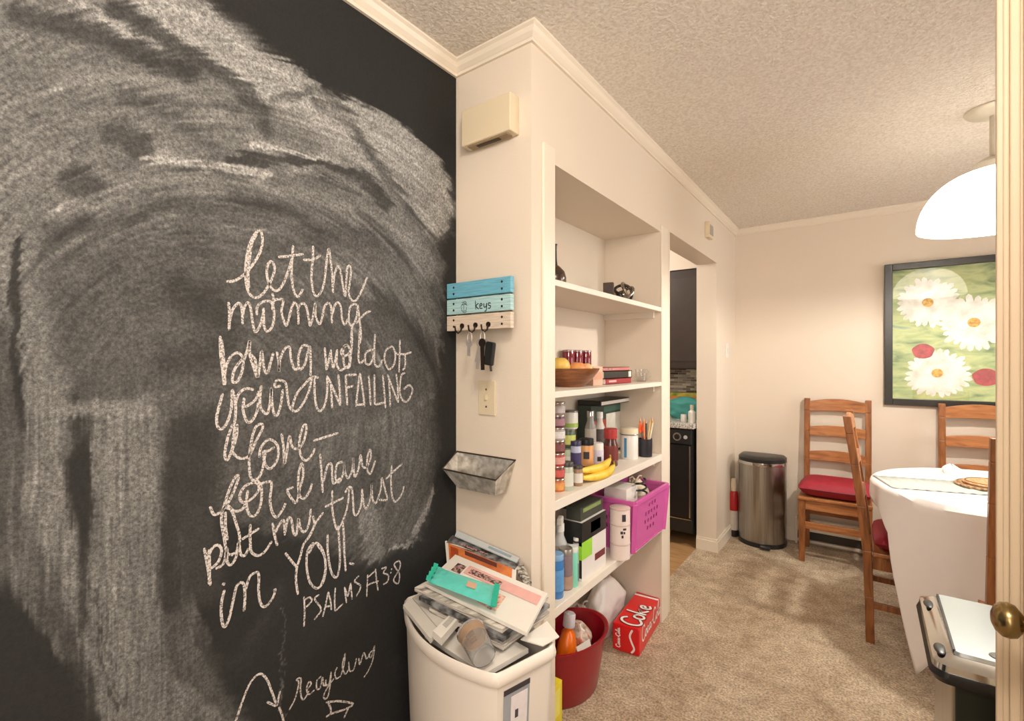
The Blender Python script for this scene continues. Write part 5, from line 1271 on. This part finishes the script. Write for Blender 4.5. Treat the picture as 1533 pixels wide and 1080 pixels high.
# trivets and a napkin
c=at_z(1478,728,cz+.01)
for k,(r,l,mm) in enumerate(((.115,'lower tan woven trivet of the pair on the table',ramp_mat('trivet_weave',[(.4,(140,106,74)),(.6,(206,172,132))],(1,1,1),'noise',70,.8,.4)),(.10,'upper brown wooden trivet of the pair on the table',ramp_mat('trivet_wood',[(.35,(176,128,84)),(.65,(212,170,124))],(9,1,1),'noise',10,.5)))):
    t=thing('trivet',l,'trivet',(c.x+.012*k,c.y-.01*k,cz+.0062+.013*k))
    MB().lathe([(.0001,0),(r-.004,0),(r,.004),(r,.008),(r-.004,.012),(.0001,.012)],(c.x+.012*k,c.y-.012*k,cz+.0062+.013*k),40).build('disc',mm,t,smooth=True)
    mb=MB(); mb.tube([(c.x+.012*k+(r-.012)*cos(u),c.y-.012*k+(r-.012)*sin(u),cz+.0062+.013*k+.012) for u in [2*pi*i/40 for i in range(41)]],.003,6); mb.build('rim_coil',pm('trivet_edge',S(120,84,54),.7,var=.2,vscale=40),t,smooth=True)
c=at_z(1424,706,cz+.01)
t=thing('napkin','crumpled white napkin near the back of the table','napkin',(c.x,c.y,cz+.001))
rnd=random.Random(4); mb=MB(); vs=[]; n=12
for j in range(7):
    v=j/6
    for i in range(n):
        a=2*pi*i/n; r=.045*cos(v*pi/2*.97)**.6*(1+.30*sin(3*a+v*4)+.2*rnd.random()); vs.append((c.x+r*cos(a),c.y+r*.7*sin(a),cz+.001+.040*v*(1+.25*sin(2*a))))
mb.add(vs,[(j*n+i,j*n+(i+1)%n,(j+1)*n+(i+1)%n,(j+1)*n+i) for j in range(6) for i in range(n)]+[tuple(range(n-1,-1,-1)),tuple(6*n+i for i in range(n))])
mb.build('folds',pm('napkin_white',S(236,232,230),.8,var=.03),t,smooth=True)

# ------------------------------------------------------------------ pendant lamp
LP=Vector((.425,2.83,0)); DZ=1.935; DR=.250; DH=.235
t=thing('pendant_lamp','white glass dome pendant lamp hanging from the ceiling over the table','lamp',(LP.x,LP.y,DZ))
M_lampm=pm('lamp_metal',S(206,198,182),.35,.2,var=.03)
MB().lathe([(.0001,H),(.092,H),(.092,H-.006),(.080,H-.018),(.030,H-.030),(.0001,H-.030)],LP,36).build('canopy',M_lampm,t,smooth=True)
MB().lathe([(.012,DZ+DH+.02),(.012,H-.028)],LP,14).build('stem',M_lampm,t,smooth=True)
MB().lathe([(.0001,DZ+DH+.045),(.030,DZ+DH+.045),(.062,DZ+DH+.022),(.066,DZ+DH-.012),(.0001,DZ+DH-.012)],LP,32).build('shade_fitter',M_lampm,t,smooth=True)
prof=[]
for i in range(17):
    u=pi/2*i/16; prof.append((DR*cos(u)**.92 if i<16 else .04, DZ+DH*sin(u)))
prof=[p for p in prof if p[0]>=.06]+[(.05,DZ+DH)]
inn=[(max(r-.004,.04),z-.003 if z>DZ+.01 else z) for r,z in prof][::-1]
def opal():
    m=bpy.data.materials.new('opal_glass'); m.use_nodes=True; nt=m.node_tree; L=nt.links.new
    b=nt.nodes['Principled BSDF']; b.inputs['Base Color'].default_value=S(250,246,238); b.inputs['Roughness'].default_value=.25
    tr=nt.nodes.new('ShaderNodeBsdfTranslucent'); tr.inputs['Color'].default_value=(.98,.95,.90,1)
    mx=nt.nodes.new('ShaderNodeMixShader'); mx.inputs[0].default_value=.5
    L(b.outputs[0],mx.inputs[1]); L(tr.outputs[0],mx.inputs[2]); L(mx.outputs[0],nt.nodes['Material Output'].inputs['Surface']); return m
mb=MB(); mb.open=True; n=56; vs=[]
for r,z in prof: vs+=[(LP.x+r*cos(2*pi*i/n),LP.y+r*sin(2*pi*i/n),z) for i in range(n)]
mb.add(vs,[(j*n+i,j*n+(i+1)%n,(j+1)*n+(i+1)%n,(j+1)*n+i) for j in range(len(prof)-1) for i in range(n)])
mb.build('glass_dome',opal(),t,smooth=True)
M_bulb=bpy.data.materials.new('lit_bulb'); M_bulb.use_nodes=True
b=M_bulb.node_tree.nodes['Principled BSDF']; b.inputs['Emission Color'].default_value=(1,.92,.8,1); b.inputs['Emission Strength'].default_value=12
MB().sphere((LP.x,LP.y,DZ+.10),.032,10).build('bulb',M_bulb,t,smooth=True)
bl=lamp('pendant_bulb_light','POINT',(LP.x,LP.y,DZ+.05),74,(1.0,.94,.86),.045)

# ------------------------------------------------------------------ daisy picture on the far wall
PX0,PX1,PZ0,PZ1=.092,1.05,1.06,2.022
yw=YF
t=thing('daisy_picture','large black-framed picture of white daisies on the far wall','picture',((PX0+PX1)/2,yw,PZ0))
fw_=.045; M_frame=pm('black_frame',S(38,36,32),.35,var=.2,vscale=30)
for lo,hi in (((PX0,yw-.03,PZ0),(PX0+fw_,yw,PZ1)),((PX1-fw_,yw-.03,PZ0),(PX1,yw,PZ1)),((PX0+fw_,yw-.03,PZ0),(PX1-fw_,yw,PZ0+fw_)),((PX0+fw_,yw-.03,PZ1-fw_),(PX1-fw_,yw,PZ1))):
    MB().box(lo,hi).build('frame_side',M_frame,t,bevel=.003)
M_art=ramp_mat('painted_meadow',[(.30,(92,120,80)),(.42,(150,172,116)),(.58,(192,204,140)),(.74,(120,160,140))],(1.4,1,4),'noise',4.5,.5,dist=.4)
MB().box((PX0+fw_,yw-.012,PZ0+fw_),(PX1-fw_,yw-.002,PZ1-fw_)).build('print_ground',M_art,t)
M_pet=ramp_mat('painted_petal',[(.3,(206,206,190)),(.6,(244,242,234))],(1,1,1),'noise',14,.5)
M_cen=ramp_mat('painted_centre',[(.35,(176,120,40)),(.6,(226,180,70))],(1,1,1),'noise',60,.5)
def clipx(x): return min(max(x,PX0+fw_),PX1-fw_)
def clipz(z): return min(max(z,PZ0+fw_),PZ1-fw_)
def flower(px,py,rx,seed):
    c=at_y(px,py,yw-.0135); rnd=random.Random(seed); mb=MB(); N_=26
    for ring,(k,dy) in enumerate(((1.0,0),(.82,-.0006))):
        for i in range(N_):
            a=2*pi*(i+.5*ring)/N_+rnd.uniform(-.04,.04); L=rx*k*rnd.uniform(.90,1.04); wd=L*.105
            d=V((cos(a),0,sin(a))); s_=V((-sin(a),0,cos(a)))
            P=[d*(.12*rx)+s_*wd*.35,d*(.6*L)+s_*wd,d*(.92*L)+s_*wd*.75,d*L,d*(.92*L)-s_*wd*.75,d*(.6*L)-s_*wd,d*(.12*rx)-s_*wd*.35]
            y_=c.y+dy-.00002*i
            vs=[(clipx(c.x+p.x),y_,clipz(c.z+p.z)) for p in P]
            mb.add(vs,[tuple(range(7))])
    mb.open=True
    fl=mb.build('painted_daisy',M_pet,t)
    mb=MB(); mb.open=True
    mb.add([(c.x+rx*.17*cos(2*pi*i/24),c.y-.0016,c.z+rx*.17*sin(2*pi*i/24)) for i in range(24)],[tuple(range(24))])
    mb.build('painted_centre',M_cen,fl)
flower(1389,453,.172,1); flower(1458,483,.180,2); flower(1403,559,.170,3)
def berry(px,py,r):
    c=at_y(px,py,yw-.0152); mb=MB(); mb.open=True
    mb.add([(clipx(c.x+r*cos(2*pi*i/28)*(1+.06*sin(5*2*pi*i/28))),c.y,c.z+r*.88*sin(2*pi*i/28)) for i in range(28)],[tuple(range(28))])
    mb.build('painted_berry',ramp_mat('painted_red',[(.3,(130,24,40)),(.65,(186,52,66))],(1,1,1),'noise',40,.5),t)
berry(1382,526,.056); berry(1476,565,.062)
def pane():
    m=bpy.data.materials.new('picture_glass'); m.use_nodes=True; nt=m.node_tree; L=nt.links.new
    g=nt.nodes.new('ShaderNodeBsdfGlossy'); g.inputs['Roughness'].default_value=.02
    tr=nt.nodes.new('ShaderNodeBsdfTransparent'); fr=nt.nodes.new('ShaderNodeFresnel'); fr.inputs['IOR'].default_value=2.3
    mx=nt.nodes.new('ShaderNodeMixShader'); ge=nt.nodes.new('ShaderNodeNewGeometry'); k1=nt.nodes.new('ShaderNodeMath'); k1.operation='SUBTRACT'; k1.inputs[0].default_value=1; L(ge.outputs['Backfacing'],k1.inputs[1]); k2=nt.nodes.new('ShaderNodeMath'); k2.operation='MULTIPLY'; L(k1.outputs[0],k2.inputs[0]); L(fr.outputs[0],k2.inputs[1]); L(k2.outputs[0],mx.inputs[0]); L(tr.outputs[0],mx.inputs[1]); L(g.outputs[0],mx.inputs[2]); L(mx.outputs[0],nt.nodes['Material Output'].inputs['Surface']); return m
mb=MB(); mb.open=True; mb.add([(PX0+fw_,yw-.020,PZ0+fw_),(PX1-fw_,yw-.020,PZ0+fw_),(PX1-fw_,yw-.020,PZ1-fw_),(PX0+fw_,yw-.020,PZ1-fw_)],[(0,1,2,3)])
mb.build('glass_pane',pane(),t)

# ------------------------------------------------------------------ steel trash can in the corner
tx,ty,tw,td,thh=-.640,4.02,.315,.255,.66
t=thing('step_can','brushed steel D-shaped step trash can with a black lid in the far corner','trash can',(tx,ty,0))
def dshape(w,d,n=44):
    out=[]
    for i in range(n):
        a=2*pi*i/n; c,s_=cos(a),sin(a); e=6 if s_>=0 else 2.0
        r=(abs(c)**e+abs(s_)**e)**(-1/e); out.append((tx+r*c*w/2,ty+r*s_*(d*.40 if s_>=0 else d*.60)))
    return out
mb=MB(); mb.ring([dshape(tw,td),dshape(tw,td)],[.03,.595]); mb.build('steel_body',M_steel,t,smooth=True)
mb=MB(); mb.ring([dshape(tw+.008,td+.008),dshape(tw+.008,td+.008)],[0.0,.032]); mb.build('base_ring',M_black,t,smooth=True)
mb=MB(); mb.ring([dshape(tw+.010,td+.010),dshape(tw+.012,td+.012),dshape(tw+.010,td+.010)],[.594,.606,.616]); mb.build('chrome_band',M_chrome,t,smooth=True)
mb=MB(); mb.ring([dshape(tw+.002,td+.002),dshape(tw+.004,td+.004),dshape(tw-.03,td-.03),dshape(tw-.12,td-.10)],[.616,.640,.655,.660]); mb.build('lid',M_black,t,smooth=True)
MB().box((tx+.015,ty-td*.6-.045,.012),(tx+.085,ty-td*.6+.004,.026)).build('pedal',M_black,t,bevel=.004)
# red bottle between the wall and the can
q=at_y(1101,755,4.02)
t=thing('cleaner_bottle','red and cream floor cleaner bottle wedged beside the steel trash can','bottle',(q.x-.014,4.03,0))
c=(q.x-.014,4.03,0)
MB().lathe([(.0001,0),(.032,0),(.034,.01),(.034,.05),(.0001,.052)],c,22).build('base_cup',M_dark,t,smooth=True)
MB().lathe([(.0001,.05),(.031,.05),(.033,.10),(.030,.20),(.0001,.20)],c,22).build('lower_body',pm('pale_grey_body',S(206,196,186),.4,var=.15,vscale=30),t,smooth=True)
MB().lathe([(.0001,.20),(.031,.20),(.033,.26),(.030,.335),(.022,.35),(.0001,.35)],c,22).build('red_body',pm('red_body_plastic',S(176,32,34),.4,var=.1),t,smooth=True)
MB().lathe([(.0001,.35),(.021,.35),(.024,.40),(.018,.445),(.0001,.45)],c,22).build('neck_cap',pm('cream_neck',S(224,206,180),.5,var=.08),t,smooth=True)

# ------------------------------------------------------------------ black fronted bin just past the doorway
bx=[.160,.47]; byy=[1.515,1.905]; bz=.645
t=thing('kitchen_bin','rectangular trash bin with a steel lid and black front beside the right doorway','trash can',((bx[0]+bx[1])/2,1.71,0))
MB().box((bx[0],byy[0]+.012,.02),(bx[1],byy[1],.60)).build('steel_body',M_steel,t,bevel=.012,seg=3)
MB().box((bx[0]+.004,byy[0],.025),(bx[1]-.004,byy[0]+.0125,.598)).build('front_panel',pm('black_green_panel',S(24,30,24),.3,var=.1),t,bevel=.003)
MB().box((bx[0]-.004,byy[0]-.004,0),(bx[1]+.004,byy[1]+.004,.024)).build('plinth',M_black,t,bevel=.004)
def rrect(x0,x1,y0,y1,r,n=6):
    out=[]
    for cx_,cy_,a0 in ((x1-r,y1-r,0),(x0+r,y1-r,90),(x0+r,y0+r,180),(x1-r,y0+r,270)):
        for k in range(n+1):
            a=radians(a0+90*k/n); out.append((cx_+r*cos(a),cy_+r*sin(a)))
    return out
mb=MB(); mb.ring([rrect(bx[0]-.034,bx[1]+.034,byy[0]-.012,byy[1]+.02,.03),rrect(bx[0]-.042,bx[1]+.042,byy[0]-.018,byy[1]+.026,.035),rrect(bx[0]-.036,bx[1]+.036,byy[0]-.014,byy[1]+.022,.03)],[.598,.612,.626]); mb.build('rim_collar',M_black,t,smooth=True)
mb=MB(); mb.ring([rrect(bx[0]-.036,bx[1]+.036,byy[0]-.012,byy[1]+.022,.03),rrect(bx[0]-.034,bx[1]+.034,byy[0]-.010,byy[1]+.020,.03),rrect(bx[0]-.006,bx[1]+.006,byy[0]+.016,byy[1]-.008,.02)],[.626,.640,.656]); mb.build('lid_bevel',M_chrome,t,smooth=True)
mb=MB(); mb.ring([rrect(bx[0]+.002,bx[1]-.002,byy[0]+.022,byy[1]-.012,.015),rrect(bx[0]+.004,bx[1]-.004,byy[0]+.024,byy[1]-.014,.014)],[.655,.664]); mb.build('lid_plate',pm('satin_lid',S(196,204,206),.3,.75,var=.03,vscale=6),t,smooth=True)
MB().box((bx[0]+.003,byy[0]+.03,.6555),(bx[0]+.008,byy[1]-.02,.666)).build('lid_seam',M_black,t)
for yy in (1.56,1.83):
    MB().sphere((bx[0]-.018,yy,.652),.030,10,sz=.12,sx=.42,sy=1.0).build('dark_reflection',M_black,t,smooth=True)  # black ovals stand in for dark reflections in the chrome bevel
MB().lathe([(.0001,0),(.020,0),(.020,.003),(.014,.006),(.0001,.006)],(.33,byy[0]+.045,.664),24).build('lid_button',M_chrome,t,smooth=True)
MB().lathe([(.0001,0),(.060,0),(.060,.002),(.0001,.002)],(.30,byy[0]+.055,.6635),30,sx=1.2,sy=.5).build('button_plate',pm('dark_plate',S(110,112,110),.3,.6,var=.1),t,smooth=True)

# ------------------------------------------------------------------ small wall things
q0=at_x(1055,332,XS); q1=at_x(1061,360,XS)
t=thing('chime_speaker','small beige speaker box high on the wall above the kitchen doorway','speaker',(XS,q0.y,q1.z))
MB().box((XS,q0.y,q1.z),(XS+.03,q1.y,q0.z)).build('housing',M_cream,t,bevel=.004)
MB().box((XS+.03,q0.y+.008,q1.z+.02),(XS+.032,q1.y-.008,q0.z-.02)).build('grille',pm('grille_grey',S(170,160,148),.6,var=.2,vscale=200),t)
q=at_x(1088,525,XS)
t=thing('light_switch','small white light switch on the wall stub beyond the kitchen doorway','light switch',(XS,q.y,q.z-.04))
MB().box((XS,q.y-.035,q.z-.055),(XS+.006,q.y+.035,q.z+.055)).build('plate',M_white,t,bevel=.002)
MB().box((XS+.006,q.y-.006,q.z-.012),(XS+.014,q.y+.006,q.z+.012)).build('toggle',M_white,t,bevel=.002)
t=thing('baseboard_heater','low white baseboard heater along the far wall behind the chairs','heater',(.3,YF-.06,0))
MB().box((-.43,YF-.055,.10),(2.2,YF-.016,.19)).build('cover',M_trim,t,bevel=.004)
MB().box((-.43,YF-.050,.02),(2.2,YF-.016,.035)).build('bottom_lip',M_trim,t)
MB().box((-.42,YF-.030,.035),(2.19,YF-.016,.10)).build('fin_pack',pm('fin_dark',S(70,66,60),.5,.4,var=.2,vscale=200),t)
MB().box((-.435,YF-.06,0),(-.42,YF-.0145,.195)).build('end_cap',M_trim,t,bevel=.003)

# ------------------------------------------------------------------ kitchen beyond the doorway
KX0,KX1=-2.6,-1.006; KY=3.56
M_cab=pm('dark_cabinet',S(58,48,42),.4,var=.15,vscale=12)
t=thing('dishwasher','black dishwasher under the kitchen counter beyond the doorway','dishwasher',(-1.32,3.88,0))
MB().box((-1.615,KY+.02,.10),(-1.02,YF-.02,.865)).build('cabinet_body',M_black,t)
MB().box((-1.61,KY,.21),(-1.025,KY+.02,.745)).build('door',pm('black_gloss',S(24,24,26),.2,var=.1),t,bevel=.003)
MB().box((-1.61,KY-.008,.755),(-1.025,KY+.02,.860)).build('control_panel',pm('panel_black',S(34,34,36),.3,var=.1),t,bevel=.003)
MB().box((-1.61,KY+.005,.11),(-1.025,KY+.02,.20)).build('kick_panel',M_black,t,bevel=.003)
MB().box((-1.60,KY+.002,.200),(-1.03,KY+.006,.206)).build('trim_strip',M_chrome,t)
MB().box((-1.040,KY-.004,.22),(-1.032,KY+.001,.74)).build('edge_trim',M_chrome,t)
Mr=Matrix.Rotation(pi/2,4,'X')
MB().lathe([(.022,0),(.030,.001),(.030,.004),(.022,.004)],(-1.125,KY-.008,.805),24,M=Mr).build('dial_ring',M_chrome,t,smooth=True)
MB().lathe([(.0001,0),(.021,0),(.019,.012),(.0001,.013)],(-1.125,KY-.008,.805),24,M=Mr).build('dial',M_black,t,smooth=True)
MB().lathe([(.0001,0),(.014,0),(.013,.006),(.0001,.007)],(-1.065,KY-.008,.805),20,M=Mr).build('button',pm('pale_button',S(190,186,180),.4,var=.1),t,smooth=True)
t=thing('base_cabinet','dark kitchen base cabinet beside the dishwasher','cabinet',(-2.1,3.88,0))
MB().box((-2.6,KY+.02,.10),(-1.62,YF-.002,.865)).build('body',M_cab,t)
for a,b_ in ((-2.595,-2.115),(-2.105,-1.625)):
    d_=MB().box((a,KY,.12),(b_,KY+.02,.85)).build('door',M_cab,t,bevel=.004)
    MB().tube([(b_-.04,KY-.02,.62),(b_-.04,KY-.02,.78)],.005,8).build('handle',M_chrome,d_)
MB().box((-2.6,KY+.06,0),(-1.62,YF-.002,.10)).build('toe_kick',M_black,t)
t=thing('countertop','speckled stone kitchen countertop above the dishwasher','countertop',(-1.8,3.88,.868))
MB().box((-2.62,KY-.02,.868),(KX1,YF,.905)).build('slab',ramp_mat('speckled_stone',[(.35,(110,104,98)),(.5,(190,184,174)),(.65,(224,220,212))],(1,1,1),'noise',120,.25),t,bevel=.004)
t=thing('backsplash','brown and cream mosaic tile backsplash in the kitchen','backsplash',(-1.8,YF-.01,.905))
def mosaic():
    m=bpy.data.materials.new('mosaic_tile'); m.use_nodes=True; nt=m.node_tree; L=nt.links.new; b=nt.nodes['Principled BSDF']
    tc=nt.nodes.new('ShaderNodeTexCoord'); mp=nt.nodes.new('ShaderNodeMapping'); mp.inputs['Rotation'].default_value=(pi/2,0,0); L(tc.outputs['Object'],mp.inputs['Vector'])
    br=nt.nodes.new('ShaderNodeTexBrick'); br.inputs['Scale'].default_value=9; br.inputs['Color1'].default_value=S(226,216,196); br.inputs['Color2'].default_value=S(74,52,40); br.inputs['Mortar'].default_value=S(190,182,170); br.inputs['Mortar Size'].default_value=.015; br.inputs['Row Height'].default_value=.17; br.inputs['Brick Width'].default_value=.62
    L(mp.outputs['Vector'],br.inputs['Vector']); L(br.outputs['Color'],b.inputs['Base Color']); b.inputs['Roughness'].default_value=.2; return m
MB().box((-2.62,YF-.012,.905),(-1.0,YF-.001,1.30)).build('tile_field',mosaic(),t)
t=thing('wall_cabinet','dark brown kitchen wall cabinet beyond the doorway','cabinet',(-1.8,4.03,1.30))
MB().box((-2.6,3.89,1.295),(KX1,YF,2.09)).build('body',M_cab,t)
for a,b_ in ((-2.595,-2.07),(-2.06,-1.535),(-1.525,-1.01)):
    d_=MB().box((a,3.87,1.30),(b_,3.889,2.085)).build('door',M_cab,t,bevel=.004)
    MB().box((a+.06,3.868,1.36),(b_-.06,3.8705,2.025)).build('door_panel',pm('cabinet_panel',S(66,55,48),.4,var=.15,vscale=12),d_,bevel=.002)
struct(MB().box((-2.7,3.86,2.09),(-1.0,YF,H)).build('wall_kitchen_soffit',M_wall))
bag_c=(-1.165,3.90,.905)
bag('teal_bag','teal bag slumped on the kitchen counter','bag',bag_c,.26,.16,.17,G_('teal_cloth',(66,150,142),.6,var=.2,vscale=14,bump=.2,bscale=40),21,False,.75)
t=thing('packet','green and yellow packet lying behind the teal bag on the kitchen counter','packet',(-1.2,4.07,.905))
MB().box((-1.34,4.04,.906),(-1.06,4.13,1.10)).build('wrapper',ramp_mat('packet_print',[(.4,(120,150,50)),(.6,(220,200,90))],(1,1,1),'noise',12,.4),t,bevel=.01)
MB().box((-1.33,4.036,1.03),(-1.07,4.0405,1.07)).build('label_band',G_('orange_band',(224,140,70),.4,var=.1),t)
jar('soap_dispenser','white soap bottle on the kitchen counter in front of the teal bag','bottle',1035,-1.045,.905,.13,.026,M_white,G_('beige_pump',(214,200,180),.4),.03,None,neck=.012,Y=3.64)
jar('spice_bottle','small white cap bottle at the counter edge in the kitchen','bottle',1022,-1.11,.905,.055,.022,M_white,None,0,None,Y=3.66)
